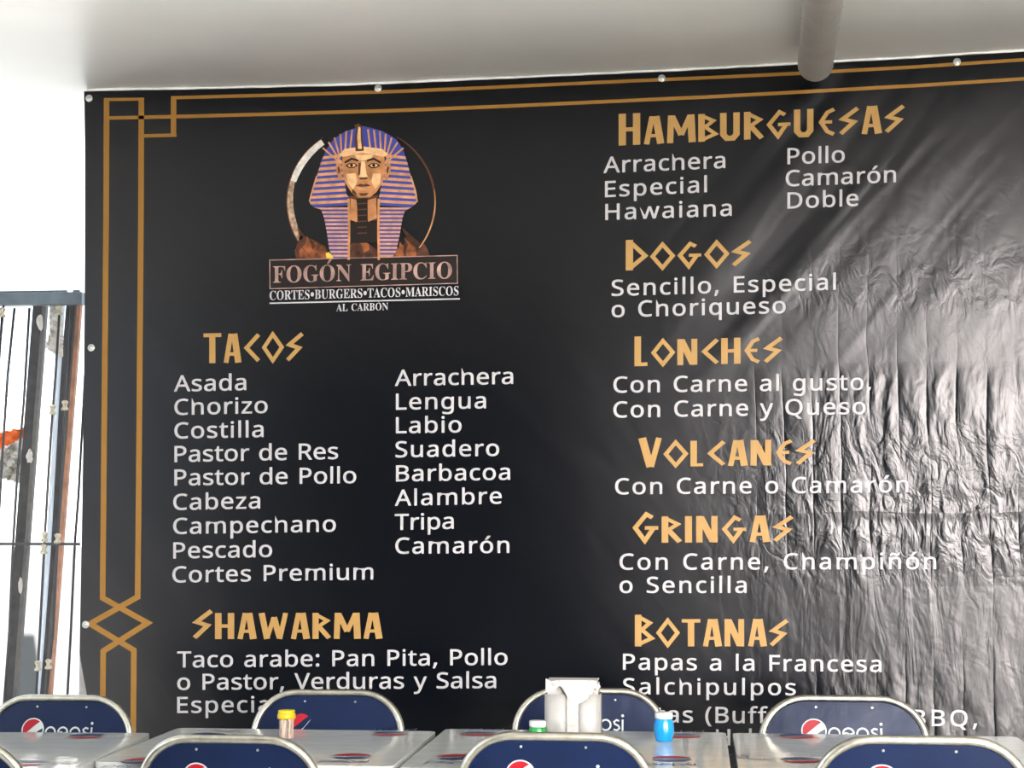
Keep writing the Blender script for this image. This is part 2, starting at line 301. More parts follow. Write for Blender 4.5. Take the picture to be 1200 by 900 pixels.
# ---------------------------------------------------------------- lettering: outlines as [advance, contours] in thousandths of an em
SANS, SERIF = json.loads('''[{"a":[450,[[[231,437],[299,428],[347,403],[376,358],[385,293],[385,0],[334,0],[320,61],[317,61],[279,22],[234,-1],[172,-8],[136,-5],[103,6],[75,23],[55,48],[41,80],[37,119],[50,176],[87,219],[152,245],[243,257],[316,259],[316,285],[310,330],[293,359],[265,375],[227,380],[163,370],[106,347],[84,400],[151,426]],[[252,208],[184,200],[141,182],[118,155],[110,119],[115,87],[132,66],[157,53],[188,49],[238,56],[279,79],[306,117],[315,172],[315,210]]]],"b":[493,[[[139,461],[138,410],[135,373],[139,373],[161,398],[189,419],[226,432],[272,437],[344,423],[401,381],[437,312],[449,215],[444,147],[427,91],[400,48],[365,17],[322,-2],[272,-8],[226,-3],[189,10],[161,31],[139,55],[133,55],[119,0],[68,0],[68,609],[139,609]],[[260,379],[219,374],[188,361],[165,339],[150,308],[142,268],[139,217],[139,214],[145,144],[165,93],[202,61],[261,51],[312,61],[348,93],[369,145],[376,216],[369,287],[348,338],[311,368]]]],"c":[385,[[[241,-8],[187,-2],[139,15],[99,45],[69,87],[50,143],[44,213],[51,284],[71,342],[102,385],[142,415],[191,432],[245,438],[309,431],[358,415],[337,356],[292,370],[244,376],[204,371],[172,358],[148,335],[131,303],[120,263],[117,213],[120,166],[131,126],[148,94],[172,71],[202,58],[240,53],[302,60],[351,78],[351,15],[304,-2]]]],"d":[493,[[[221,-8],[148,6],[92,48],[56,117],[44,214],[56,311],[93,381],[149,424],[221,438],[280,429],[323,407],[354,374],[359,374],[356,405],[354,438],[354,609],[425,609],[425,0],[368,0],[358,58],[354,58],[323,24],[279,1]],[[232,51],[290,60],[328,88],[348,135],[355,200],[355,213],[349,284],[329,336],[291,369],[231,379],[181,368],[146,334],[124,281],[117,213],[124,144],[146,93],[181,61]]]],"e":[452,[[[234,438],[286,432],[329,414],[364,385],[390,346],[406,299],[411,244],[411,201],[117,201],[127,137],[154,90],[197,62],[254,52],[327,60],[392,82],[392,20],[327,-1],[251,-8],[194,-2],[143,17],[101,48],[70,91],[51,146],[44,212],[50,277],[68,333],[96,378],[134,411],[181,431]],[[233,380],[188,372],[154,348],[130,309],[119,257],[338,257],[335,292],[326,322],[312,346],[292,364],[266,376]]]],"f":[276,[[[266,375],[158,375],[158,0],[87,0],[87,375],[12,375],[12,408],[87,432],[87,457],[92,507],[104,547],[124,577],[152,597],[186,609],[227,613],[274,609],[310,599],[292,544],[262,552],[228,556],[197,550],[175,532],[162,502],[158,458],[158,430],[266,430]]]],"g":[493,[[[221,438],[261,434],[297,422],[329,402],[355,373],[359,373],[369,430],[425,430],[425,-7],[420,-63],[404,-109],[378,-146],[341,-172],[293,-187],[233,-192],[147,-186],[78,-165],[78,-100],[149,-125],[237,-134],[286,-126],[324,-101],[347,-63],[355,-13],[355,4],[356,32],[358,57],[354,57],[329,28],[299,8],[263,-4],[221,-8],[147,7],[91,51],[56,121],[44,214],[56,306],[91,377],[147,423]],[[230,379],[197,374],[169,359],[147,336],[130,303],[120,262],[117,213],[124,143],[146,92],[182,60],[232,50],[288,58],[309,69],[326,85],[349,131],[356,197],[356,214],[353,267],[343,309],[326,340],[302,362],[270,374]]]],"h":[496,[[[139,431],[138,399],[135,370],[140,370],[174,407],[221,429],[273,437],[321,433],[360,421],[391,400],[413,370],[426,330],[431,280],[431,0],[361,0],[361,275],[355,321],[338,353],[308,372],[265,379],[222,374],[189,360],[166,338],[150,308],[142,269],[139,222],[139,0],[68,0],[68,609],[139,609]]]],"i":[207,[[[139,430],[139,0],[68,0],[68,430]],[[104,591],[133,580],[142,566],[145,546],[142,526],[133,512],[104,501],[88,504],[75,512],[66,526],[63,546],[66,566],[75,580],[88,588]]]],"l":[207,[[[139,0],[68,0],[68,609],[139,609]]]],"m":[750,[[[540,438],[603,429],[649,401],[676,352],[685,280],[685,0],[615,0],[615,277],[610,321],[594,353],[567,372],[528,379],[474,369],[438,342],[418,298],[411,237],[411,0],[342,0],[342,277],[332,333],[320,353],[303,367],[281,376],[253,379],[215,374],[185,360],[164,338],[150,308],[141,269],[139,223],[139,0],[68,0],[68,430],[125,430],[136,371],[140,371],[173,409],[217,431],[266,438],[312,433],[349,420],[378,398],[398,366],[402,366],[427,398],[461,420],[499,433]]]],"n":[496,[[[275,438],[343,429],[391,401],[421,352],[431,280],[431,0],[361,0],[361,275],[355,321],[338,353],[308,372],[265,379],[204,368],[166,338],[146,289],[139,223],[139,0],[68,0],[68,430],[125,430],[136,371],[140,371],[175,409],[222,431]]]],"o":[485,[[[442,216],[438,165],[428,121],[411,82],[388,51],[359,25],[324,7],[285,-4],[241,-8],[200,-4],[163,7],[129,25],[100,51],[77,82],[59,121],[48,165],[44,216],[50,282],[68,336],[97,380],[137,412],[186,431],[244,438],[299,431],[347,412],[387,380],[417,336],[436,282]],[[117,216],[120,169],[130,128],[147,95],[172,71],[203,56],[243,51],[282,56],[314,71],[339,95],[356,128],[366,169],[369,216],[365,263],[355,303],[338,335],[314,359],[282,374],[242,379],[185,368],[147,335],[124,284]]]],"p":[493,[[[273,438],[344,424],[401,383],[437,313],[449,216],[444,148],[427,93],[401,49],[365,17],[322,-2],[272,-8],[213,1],[170,24],[139,55],[134,55],[137,20],[139,-16],[139,-192],[68,-192],[68,430],[126,430],[136,371],[139,371],[170,405],[213,429]],[[260,379],[221,374],[190,362],[167,342],[152,313],[142,275],[139,229],[139,216],[142,167],[150,126],[165,93],[188,70],[220,55],[261,51],[297,56],[326,72],[348,98],[364,131],[373,171],[376,217],[369,283],[348,334],[311,367]]]],"q":[493,[[[354,-9],[355,25],[358,58],[354,58],[332,32],[303,11],[266,-3],[219,-8],[148,6],[93,48],[56,117],[44,214],[50,282],[67,338],[93,381],[129,413],[172,432],[221,438],[267,433],[304,419],[333,397],[355,371],[358,371],[369,430],[425,430],[425,-192],[354,-192]],[[233,51],[272,55],[304,67],[327,87],[342,116],[352,153],[355,199],[355,213],[348,285],[328,337],[290,369],[231,379],[181,368],[145,334],[124,281],[117,213],[124,145],[146,93],[182,61]]]],"r":[331,[[[269,438],[295,437],[319,433],[310,368],[287,372],[264,374],[217,363],[176,334],[149,289],[139,229],[139,0],[68,0],[68,430],[126,430],[134,351],[137,351],[170,395],[214,426],[240,435]]]],"s":[384,[[[348,119],[343,80],[327,49],[302,24],[268,6],[226,-4],[176,-8],[99,-1],[42,19],[42,83],[104,60],[178,49],[224,53],[256,66],[274,86],[280,112],[271,141],[239,167],[174,196],[103,228],[76,245],[57,266],[45,292],[41,324],[52,372],[85,408],[137,430],[202,438],[275,430],[339,409],[315,353],[258,372],[197,380],[159,377],[131,366],[114,350],[108,328],[119,298],[154,274],[219,246],[289,215],[314,197],[333,176],[344,150]]]],"t":[289,[[[212,50],[245,53],[272,59],[272,5],[240,-4],[200,-8],[167,-5],[138,4],[112,20],[91,44],[78,79],[74,125],[74,375],[13,375],[13,409],[75,437],[103,528],[144,528],[144,430],[269,430],[269,375],[144,375],[144,127],[149,93],[163,69],[185,54]]]],"u":[496,[[[427,430],[427,0],[370,0],[359,57],[356,57],[321,20],[273,-1],[220,-8],[173,-4],[134,8],[103,29],[81,59],[68,99],[63,148],[63,430],[135,430],[135,153],[141,108],[158,76],[188,57],[230,51],[273,55],[306,69],[330,91],[345,121],[354,160],[357,206],[357,430]]]],"v":[407,[[[163,0],[0,430],[75,430],[167,176],[180,137],[193,96],[201,63],[204,63],[214,96],[227,138],[241,176],[332,430],[407,430],[244,0]]]],"w":[630,[[[346,243],[336,276],[328,308],[321,335],[316,357],[313,357],[308,335],[302,307],[294,275],[284,242],[207,1],[127,1],[9,431],[82,431],[141,201],[153,154],[163,109],[169,73],[172,73],[178,97],[185,128],[193,160],[201,188],[277,431],[354,431],[428,188],[440,149],[451,109],[457,74],[460,74],[466,108],[477,153],[489,201],[549,431],[621,431],[502,1],[419,1]]]],"x":[424,[[[170,220],[22,430],[102,430],[213,268],[322,430],[402,430],[253,220],[410,0],[330,0],[213,172],[94,0],[14,0]]]],"y":[409,[[[1,430],[76,430],[169,185],[184,144],[196,105],[205,68],[209,68],[224,121],[245,186],[333,430],[409,430],[224,-59],[188,-130],[165,-156],[138,-176],[106,-188],[67,-192],[34,-190],[9,-186],[9,-130],[30,-133],[56,-135],[99,-126],[130,-99],[152,-59],[174,-2]]]],"z":[377,[[[346,0],[31,0],[31,47],[262,375],[45,375],[45,430],[340,430],[340,377],[112,55],[346,55]]]],"ñ":[496,[[[275,438],[343,429],[391,401],[421,352],[431,280],[431,0],[361,0],[361,275],[355,321],[338,353],[308,372],[265,379],[204,368],[166,338],[146,289],[139,223],[139,0],[68,0],[68,430],[125,430],[136,371],[140,371],[175,409],[222,431]],[[101,486],[110,529],[128,561],[155,581],[189,589],[223,582],[255,566],[284,550],[311,543],[327,546],[340,555],[355,589],[395,589],[386,548],[368,515],[342,494],[308,487],[275,494],[243,510],[214,526],[186,532],[169,530],[157,521],[142,486]]]],"ó":[485,[[[442,216],[438,165],[428,121],[411,82],[388,51],[359,25],[324,7],[285,-4],[241,-8],[200,-4],[163,7],[129,25],[100,51],[77,82],[59,121],[48,165],[44,216],[50,282],[68,336],[97,380],[137,412],[186,431],[244,438],[299,431],[347,412],[387,380],[417,336],[436,282]],[[117,216],[120,169],[130,128],[147,95],[172,71],[203,56],[243,51],[282,56],[314,71],[339,95],[356,128],[366,169],[369,216],[365,263],[355,303],[338,335],[314,359],[282,374],[242,379],[185,368],[147,335],[124,284]],[[362,606],[341,579],[311,546],[278,513],[247,486],[200,486],[200,496],[227,532],[254,575],[277,614],[362,614]]]],"(":[241,[[[32,220],[35,285],[45,348],[60,409],[83,468],[113,522],[150,573],[217,573],[167,493],[132,407],[111,315],[103,221],[107,159],[116,98],[132,38],[154,-20],[182,-75],[216,-127],[150,-127],[113,-77],[83,-24],[60,34],[45,94],[35,156]]]],")":[241,[[[209,220],[205,156],[196,94],[180,34],[158,-24],[128,-77],[91,-127],[25,-127],[59,-75],[87,-20],[108,38],[124,98],[134,159],[137,221],[134,283],[124,346],[108,406],[87,465],[59,521],[24,573],[91,573],[128,522],[158,468],[180,409],[196,348],[205,285]]]],",":[215,[[[154,84],[136,23],[111,-42],[85,-103],[33,-103],[49,-38],[63,31],[73,93],[148,93]]]],":":[215,[[[58,43],[61,69],[72,85],[88,94],[107,97],[126,94],[142,85],[153,69],[157,43],[153,18],[142,2],[126,-8],[107,-11],[88,-8],[72,2],[61,18]],[[58,387],[61,412],[72,429],[88,438],[107,441],[126,438],[142,429],[153,412],[157,387],[153,362],[142,345],[126,335],[107,332],[88,335],[72,345],[61,362]]]],"A":[512,[[[437,0],[368,177],[141,177],[73,0],[0,0],[224,575],[289,575],[512,0]],[[282,415],[274,438],[263,473],[255,500],[247,468],[238,438],[230,415],[165,241],[346,241]]]],"B":[521,[[[241,573],[336,565],[404,541],[445,497],[459,431],[456,399],[446,371],[431,347],[409,328],[382,313],[350,304],[350,300],[415,279],[441,261],[461,236],[474,203],[478,163],[472,115],[454,74],[425,42],[385,19],[337,5],[279,0],[78,0],[78,573]],[[256,329],[318,335],[357,352],[377,382],[384,423],[376,463],[351,490],[308,506],[245,511],[150,511],[150,329]],[[150,269],[150,61],[265,61],[330,68],[371,91],[394,125],[401,168],[398,197],[388,221],[370,241],[344,256],[307,266],[260,269]]]],"C":[507,[[[323,517],[280,513],[241,502],[206,482],[178,456],[155,423],[139,383],[129,337],[125,286],[131,220],[147,164],[175,117],[213,83],[262,62],[322,55],[394,62],[460,78],[460,15],[393,-2],[312,-8],[232,1],[166,28],[115,72],[78,131],[56,203],[49,287],[53,349],[67,406],[89,456],[120,499],[159,534],[206,559],[261,575],[324,581],[409,572],[482,547],[453,486],[394,508]]]],"D":[585,[[[536,292],[528,203],[501,131],[457,74],[399,33],[325,8],[237,0],[78,0],[78,573],[254,573],[335,565],[404,540],[460,501],[502,446],[528,377]],[[460,289],[454,359],[435,415],[404,457],[361,487],[308,505],[244,511],[150,511],[150,62],[228,62],[329,76],[402,119],[446,190]]]],"E":[446,[[[398,0],[78,0],[78,573],[398,573],[398,509],[150,509],[150,330],[383,330],[383,268],[150,268],[150,63],[398,63]]]],"F":[416,[[[150,0],[78,0],[78,573],[398,573],[398,509],[150,509],[150,306],[383,306],[383,243],[150,243]]]],"H":[594,[[[516,0],[443,0],[443,267],[150,267],[150,0],[78,0],[78,573],[150,573],[150,330],[443,330],[443,573],[516,573]]]],"L":[420,[[[78,0],[78,573],[150,573],[150,64],[400,64],[400,0]]]],"P":[485,[[[229,573],[326,562],[393,528],[431,475],[444,404],[433,336],[417,306],[395,278],[364,255],[324,238],[275,227],[216,223],[150,223],[150,0],[78,0],[78,573]],[[223,511],[150,511],[150,285],[208,285],[258,288],[298,296],[330,311],[352,334],[365,363],[370,401],[361,449],[334,484],[289,504]]]],"Q":[626,[[[577,287],[573,221],[559,160],[535,108],[503,64],[461,30],[411,6],[548,-136],[444,-136],[334,-7],[324,-8],[314,-8],[251,-3],[196,13],[151,39],[114,73],[85,116],[65,167],[53,224],[49,288],[56,370],[78,442],[114,500],[166,545],[232,572],[314,581],[393,572],[459,545],[510,501],[547,442],[570,370]],[[125,287],[130,220],[145,163],[171,117],[207,83],[255,62],[314,55],[373,62],[420,83],[456,117],[481,163],[496,220],[501,287],[490,384],[456,457],[398,503],[314,518],[255,511],[207,490],[171,457],[145,411],[130,354]]]],"R":[499,[[[236,573],[301,568],[353,555],[393,532],[422,500],[439,460],[444,410],[440,368],[427,334],[408,306],[385,285],[330,257],[487,0],[403,0],[264,237],[150,237],[150,0],[78,0],[78,573]],[[232,510],[150,510],[150,298],[236,298],[296,304],[338,325],[362,359],[370,407],[366,440],[355,467],[336,486],[310,500],[275,507]]]],"S":[440,[[[403,153],[396,106],[378,66],[348,35],[307,11],[257,-3],[198,-8],[137,-5],[83,4],[41,19],[41,88],[113,65],[201,55],[240,57],[273,66],[298,79],[316,98],[327,120],[330,147],[327,173],[318,194],[302,213],[277,230],[196,265],[131,294],[85,330],[57,375],[48,435],[54,477],[71,513],[99,542],[136,563],[180,576],[231,581],[318,572],[389,549],[366,487],[302,508],[229,517],[196,515],[169,507],[148,494],[133,478],[124,457],[121,434],[124,407],[133,386],[149,367],[172,351],[246,318],[332,279],[362,255],[385,228],[398,194]]]],"T":[446,[[[259,0],[187,0],[187,509],[8,509],[8,573],[437,573],[437,509],[259,509]]]],"V":[481,[[[481,573],[277,0],[204,0],[0,573],[75,573],[204,205],[220,160],[231,119],[241,80],[250,119],[262,161],[277,207],[405,573]]]],"M":[727,[[[330,0],[142,502],[139,502],[142,461],[144,407],[144,347],[144,0],[78,0],[78,573],[184,573],[361,103],[364,103],[544,573],[650,573],[650,0],[578,0],[578,352],[579,408],[581,460],[584,501],[581,501],[390,0]]]]},{"F":[404,[[[15,0],[15,17],[45,23],[62,34],[72,53],[75,84],[75,375],[71,405],[61,423],[43,433],[14,439],[14,455],[394,455],[394,320],[377,320],[369,357],[355,385],[336,406],[310,420],[275,428],[230,431],[200,429],[186,421],[182,398],[182,247],[190,247],[229,253],[256,270],[274,301],[284,347],[302,347],[302,118],[285,118],[274,168],[257,200],[229,218],[189,224],[182,224],[182,81],[188,43],[196,31],[210,24],[257,17],[257,0]]]],"O":[525,[[[261,-11],[213,-6],[169,7],[129,29],[94,58],[66,93],[45,134],[32,179],[28,228],[32,276],[45,321],[66,362],[95,397],[130,426],[170,448],[216,462],[265,466],[313,462],[357,448],[397,427],[431,399],[459,364],[481,323],[494,277],[498,228],[494,179],[481,134],[459,93],[430,58],[395,29],[355,7],[310,-6]],[[265,12],[328,36],[367,108],[379,228],[371,321],[348,389],[310,430],[260,443],[196,419],[158,347],[145,228],[153,135],[177,67],[215,26]]]],"G":[508,[[[268,-10],[200,-3],[141,19],[93,55],[57,103],[35,161],[28,229],[35,295],[57,352],[93,399],[139,435],[195,458],[257,465],[311,459],[369,441],[388,436],[406,443],[419,465],[437,465],[437,308],[420,308],[403,346],[382,379],[357,406],[329,426],[299,439],[267,443],[200,419],[159,347],[146,228],[154,135],[180,67],[221,26],[275,13],[308,16],[328,27],[339,45],[343,71],[343,128],[339,154],[329,170],[309,179],[275,182],[275,198],[500,198],[500,182],[473,179],[457,171],[449,155],[446,128],[446,29],[357,0]]]],"N":[494,[[[403,-11],[107,350],[107,79],[110,49],[119,31],[136,21],[167,17],[167,0],[18,0],[18,17],[54,23],[71,41],[76,79],[76,388],[36,433],[18,439],[18,455],[156,455],[391,169],[391,377],[386,414],[369,431],[331,439],[331,455],[480,455],[480,439],[450,434],[433,425],[425,407],[422,377],[422,-11]]]],"E":[442,[[[14,0],[14,17],[44,20],[62,30],[72,48],[75,78],[75,369],[72,405],[62,425],[44,435],[16,439],[16,455],[399,455],[399,320],[383,320],[369,373],[340,406],[295,424],[232,430],[200,428],[186,417],[183,388],[183,246],[193,246],[232,252],[259,269],[277,300],[288,345],[304,345],[304,118],[287,118],[273,181],[259,201],[241,213],[185,222],[183,222],[183,67],[185,47],[192,35],[230,28],[276,30],[313,39],[345,53],[371,75],[393,105],[411,143],[430,143],[402,0]]]],"I":[261,[[[13,0],[13,17],[42,23],[61,32],[72,49],[75,75],[75,387],[72,412],[63,427],[45,435],[13,439],[13,455],[244,455],[244,439],[214,435],[196,427],[186,412],[183,387],[183,77],[187,44],[206,26],[246,17],[246,0]]]],"P":[418,[[[15,0],[15,17],[45,22],[62,32],[72,50],[75,81],[75,379],[71,406],[62,424],[44,434],[16,439],[16,455],[214,455],[287,452],[336,440],[366,422],[390,398],[404,367],[409,332],[398,280],[367,240],[314,214],[242,206],[182,206],[182,81],[185,50],[194,32],[212,22],[242,17],[242,0]],[[182,230],[201,230],[244,235],[272,253],[287,283],[292,329],[288,375],[275,406],[252,425],[216,431],[189,424],[182,398]]]],"C":[468,[[[257,-11],[193,-3],[137,20],[91,56],[56,104],[34,162],[26,228],[34,294],[56,351],[92,399],[139,435],[195,458],[259,465],[309,459],[367,440],[388,435],[408,443],[419,465],[437,465],[437,308],[420,308],[392,364],[356,407],[313,434],[265,443],[198,419],[157,347],[144,226],[159,114],[203,46],[278,24],[318,29],[358,45],[395,71],[428,106],[447,89],[395,33],[332,0]]]],"R":[473,[[[15,0],[15,17],[45,22],[62,32],[72,50],[75,81],[75,379],[71,406],[62,424],[44,434],[16,439],[16,455],[217,455],[305,448],[367,426],[405,388],[417,334],[406,285],[372,248],[315,224],[432,50],[452,26],[478,17],[480,17],[480,0],[338,0],[201,212],[182,212],[182,81],[185,50],[194,32],[212,22],[242,17],[242,0]],[[182,234],[203,234],[249,240],[280,258],[298,290],[304,336],[295,389],[268,421],[224,431],[202,429],[190,422],[182,385]]]],"T":[423,[[[92,0],[92,17],[123,21],[142,31],[152,50],[156,81],[156,433],[149,433],[102,426],[65,403],[41,367],[29,318],[11,318],[11,455],[410,455],[410,317],[394,317],[375,382],[333,420],[269,433],[263,433],[263,81],[267,49],[276,30],[296,21],[328,17],[328,0]]]],"S":[390,[[[43,-11],[43,158],[62,158],[83,94],[111,50],[149,24],[197,15],[231,20],[257,36],[273,60],[279,89],[265,129],[225,160],[163,191],[112,221],[77,253],[56,289],[50,332],[54,370],[67,403],[88,429],[115,449],[148,462],[185,466],[229,461],[282,448],[291,446],[300,445],[313,450],[320,466],[339,466],[339,319],[322,319],[310,354],[293,385],[272,410],[248,429],[222,441],[194,445],[163,440],[140,426],[125,406],[120,380],[124,356],[137,336],[189,303],[253,273],[317,233],[337,211],[350,188],[359,133],[354,93],[339,58],[314,29],[281,8],[240,-6],[192,-10],[158,-8],[126,1],[98,9],[85,12],[69,7],[61,-11]]]],"B":[443,[[[16,0],[16,17],[45,22],[62,32],[72,51],[75,82],[75,369],[69,412],[51,433],[15,439],[15,455],[220,455],[318,444],[377,409],[396,351],[384,302],[348,268],[287,247],[360,223],[404,185],[418,132],[407,76],[371,35],[314,9],[238,0]],[[182,252],[188,252],[234,257],[263,272],[279,301],[285,345],[281,385],[269,412],[248,428],[216,434],[198,432],[188,425],[182,391]],[[222,24],[259,30],[283,49],[296,81],[301,128],[295,176],[277,208],[245,225],[197,231],[182,231],[182,65],[190,33],[202,26]]]],"U":[492,[[[248,-13],[168,-2],[114,29],[83,81],[73,155],[73,379],[70,406],[61,424],[43,434],[15,439],[15,455],[240,455],[240,439],[202,432],[185,415],[181,379],[181,140],[186,88],[203,51],[232,29],[275,22],[340,37],[379,83],[392,159],[392,378],[389,406],[379,423],[360,433],[328,439],[328,455],[474,455],[474,439],[448,432],[433,421],[425,404],[422,378],[422,181],[412,92],[380,32],[325,-2]]]],"A":[437,[[[-9,0],[-9,18],[9,21],[24,30],[49,75],[206,466],[224,465],[384,87],[411,34],[425,22],[443,18],[443,0],[229,0],[229,18],[270,25],[283,46],[273,81],[253,132],[103,132],[79,71],[76,59],[75,48],[87,26],[124,18],[128,18],[128,0]],[[113,161],[242,161],[177,319]]]],"M":[634,[[[14,0],[14,17],[43,22],[61,32],[72,50],[75,79],[75,382],[71,416],[53,432],[15,439],[15,455],[185,455],[317,142],[449,455],[617,455],[617,439],[590,433],[573,423],[563,405],[560,378],[560,85],[565,43],[582,23],[617,17],[617,0],[396,0],[396,17],[433,25],[450,44],[455,83],[455,399],[288,0],[270,0],[105,389],[105,80],[109,48],[120,30],[139,20],[169,17],[169,0]]]],"L":[426,[[[15,0],[15,17],[45,22],[62,32],[72,50],[75,81],[75,379],[71,407],[62,425],[44,434],[16,439],[16,455],[250,455],[250,439],[208,434],[196,427],[188,416],[182,379],[182,83],[185,47],[200,31],[234,28],[278,31],[315,40],[345,56],[370,80],[391,112],[409,154],[427,154],[402,0]]]],"H":[523,[[[15,0],[15,17],[45,22],[62,32],[72,50],[75,81],[75,379],[71,406],[62,424],[44,434],[16,439],[16,455],[242,455],[242,439],[204,432],[187,415],[182,379],[182,251],[342,251],[342,379],[337,415],[320,432],[282,439],[282,455],[507,455],[507,439],[478,434],[461,424],[452,407],[449,379],[449,81],[452,52],[461,33],[478,22],[507,17],[507,0],[282,0],[282,17],[311,21],[329,31],[339,49],[342,81],[342,221],[182,221],[182,81],[185,50],[194,32],[212,22],[242,17],[242,0]]]]}]''')
def acute(g, x, y): g[1].append([[x, y], [x + 90, y + 150], [x + 190, y + 150], [x + 60, y]]); return g
SERIF['Ó'] = acute([SERIF['O'][0], [list(c) for c in SERIF['O'][1]]], 250, 490)
def inside(p, c):
    r = False; n = len(c)
    for i in range(n):
        (x1, y1), (x2, y2) = c[i], c[i - 1]
        if (y1 > p[1]) != (y2 > p[1]) and p[0] < (x2 - x1) * (p[1] - y1) / (y2 - y1) + x1: r = not r
    return r
def fatten(c, d):                                  # outline pushed outwards by d
    if not d: return c
    out = []; n = len(c)
    for i in range(n):
        a, p, b = Vector(c[i - 1]), Vector(c[i]), Vector(c[(i + 1) % n]); u, v = (p - a).normalized(), (b - p).normalized()
        q = Vector((-u.y, u.x)) + Vector((-v.y, v.x)); q = q.normalized() if q.length > .2 else Vector((-u.y, u.x))
        k = min(1.35, 1 / max(.6, q.dot(Vector((-u.y, u.x))))); out.append((p.x + q.x * d * k, p.y + q.y * d * k))
    return out
def shapes(font, text, track=0.0, fat=0.0):                # -> list of polygons [outer, holes...] and the ink width, in em thousandths
    x = 0; out = []
    for ch in text:
        if ch == ' ': x += 260 + track; continue
        if ch == '•': out.append([[(x + 150 + 110 * math.cos(a * PI / 8), 230 + 110 * math.sin(a * PI / 8)) for a in range(16)]]); x += 300 + track; continue
        adv, cs = font[ch]; cs = [fatten(c, fat) for c in cs]; cs = [[(p[0] + x, p[1]) for p in c] for c in cs]
        outer = [c for c in cs if sum(inside(c[0], d) for d in cs if d is not c) % 2 == 0]
        for o in outer: out.append([o] + [c for c in cs if c not in outer and inside(c[0], o)])
        x += adv + track
    xs = [p[0] for s in out for p in s[0]]
    return out, min(xs), max(xs)
# angular display capitals of the headings: strokes in units of the cap height
HL = {
 'H': (.64, [([(.11, 0), (.11, 1)], .20), ([(.50, 0), (.50, 1)], .20), ([(.1, .50), (.5, .50)], .13)]),
 'A': (.62, [([(.09, 0), (.25, 1)], .16), ([(.50, 0), (.36, 1)], .21), ([(.14, .30), (.46, .30)], .12), ([(.18, .955), (.45, .955)], .09)]),
 'M': (.86, [([(.10, 0), (.13, 1)], .18), ([(.16, .97), (.42, .28)], .17), ([(.42, .28), (.68, .97)], .16), ([(.70, 1), (.74, 0)], .21)]),
 'B': (.58, [([(.10, 0), (.10, 1)], .19), ([(.10, .94), (.44, .74), (.20, .52)], .12), ([(.20, .53), (.50, .26), (.10, .06)], .12)]),
 'U': (.64, [([(.10, 1), (.10, .22), (.20, .08), (.38, .08), (.48, .22), (.48, 1)], .185)]),
 'R': (.60, [([(.10, 0), (.10, 1)], .19), ([(.10, .94), (.46, .70), (.14, .44)], .13), ([(.20, .48), (.52, .03)], .16)]),
 'G': (.74, [([(.54, .83), (.38, .94), (.08, .5), (.34, .07), (.56, .46)], .13), ([(.34, .49), (.70, .49)], .12)]),
 'E': (.56, [([(.48, .95), (.28, .84), (.10, .5), (.28, .16), (.47, .05)], .13), ([(.12, .5), (.42, .5)], .12)]),
 'S': (.60, [([(.55, .95), (.12, .58), (.44, .46), (.06, .05)], .14)]),
 'D': (.62, [([(.10, 0), (.10, 1)], .20), ([(.10, .95), (.53, .46), (.10, .05)], .13)]),
 'O': (.74, [([(.36, .95), (.66, .5), (.36, .05), (.07, .5)], .13)]),
 'L': (.44, [([(.10, 1), (.10, 0)], .19), ([(.10, .06), (.38, .06)], .12)]),
 'N': (.68, [([(.10, 0), (.10, 1)], .18), ([(.13, .96), (.49, .04)], .21), ([(.53, 0), (.53, 1)], .18)]),
 'C': (.56, [([(.50, .95), (.10, .5), (.50, .05)], .14)]),
 'V': (.64, [([(.09, 1), (.32, 0)], .22), ([(.56, 1), (.34, 0)], .16)]),
 'I': (.28, [([(.12, 0), (.12, 1)], .20)]),
 'T': (.60, [([(.29, 0), (.29, 1)], .20), ([(0, .935), (.58, .935)], .13)]),
 'W': (.92, [([(.08, 1), (.25, 0)], .19), ([(.25, .03), (.46, .84)], .14), ([(.46, .84), (.64, .03)], .19), ([(.64, 0), (.82, 1)], .15)]),
}
def heading_quads(word, first=1.15, low=0.0):
    x = 0; q = []
    for i, ch in enumerate(word):
        adv, st = HL[ch]; k = first if i == 0 else 1.0; dy = -low if i == 0 else 0
        for pts, w in st:
            for quad in stroke(pts, w, ch == 'O'): q.append([(x + a * (1 + (k - 1) * .4), b * k + dy) for a, b in quad])
        x += adv * (1 + (k - 1) * .4) + .05
    xs = [p[0] for s in q for p in s]
    return q, min(xs), max(xs)

# ---------------------------------------------------------------- the setting
WY = 5.600                      # face of the wall that carries the banner
BY = 5.588                      # face of the banner
prof = [(-4.2, 2.80), (-2.30, 2.80)] + [(p.x, p.z) for p in (at_y(x, y, WY) for x, y in ((98, 105), (250, 102.5), (400, 99), (550, 92.5), (700, 86), (820, 80.5), (933, 74), (1060, 67.5), (1200, 58.5)))] + [(2.0, 2.876), (4.5, 2.93)]
def roof_z(x):
    for (a, b), (c, d) in zip(prof, prof[1:]):
        if x <= c: return b + (d - b) * (x - a) / (c - a)
    return prof[-1][1]
mb = MB(); vs = []; fs = []; ys = (-0.75, 0, 2, 3.5, 4.5, 5.75)
for x, z in prof:
    for y in ys: vs += [(x, y, z), (x, y, z + .05)]
n = len(ys)
for i in range(len(prof) - 1):
    for j in range(n - 1):
        a = (i * n + j) * 2; b = a + 2; c = a + 2 * n; d = c + 2
        fs += [(a, b, d, c), (a + 1, c + 1, d + 1, b + 1)]
        if j == 0: fs.append((a, c, c + 1, a + 1))
        if j == n - 2: fs.append((b, b + 1, d + 1, d))
fs += [(j * 2, j * 2 + 1, j * 2 + 3, j * 2 + 2) for j in range(n - 1)]
k = (len(prof) - 1) * n * 2
fs += [(k + j * 2, k + j * 2 + 2, k + j * 2 + 3, k + j * 2 + 1) for j in range(n - 1)]
mb.add(vs, fs, m_ceil, True); o = struct(mb.build('ceiling')); 
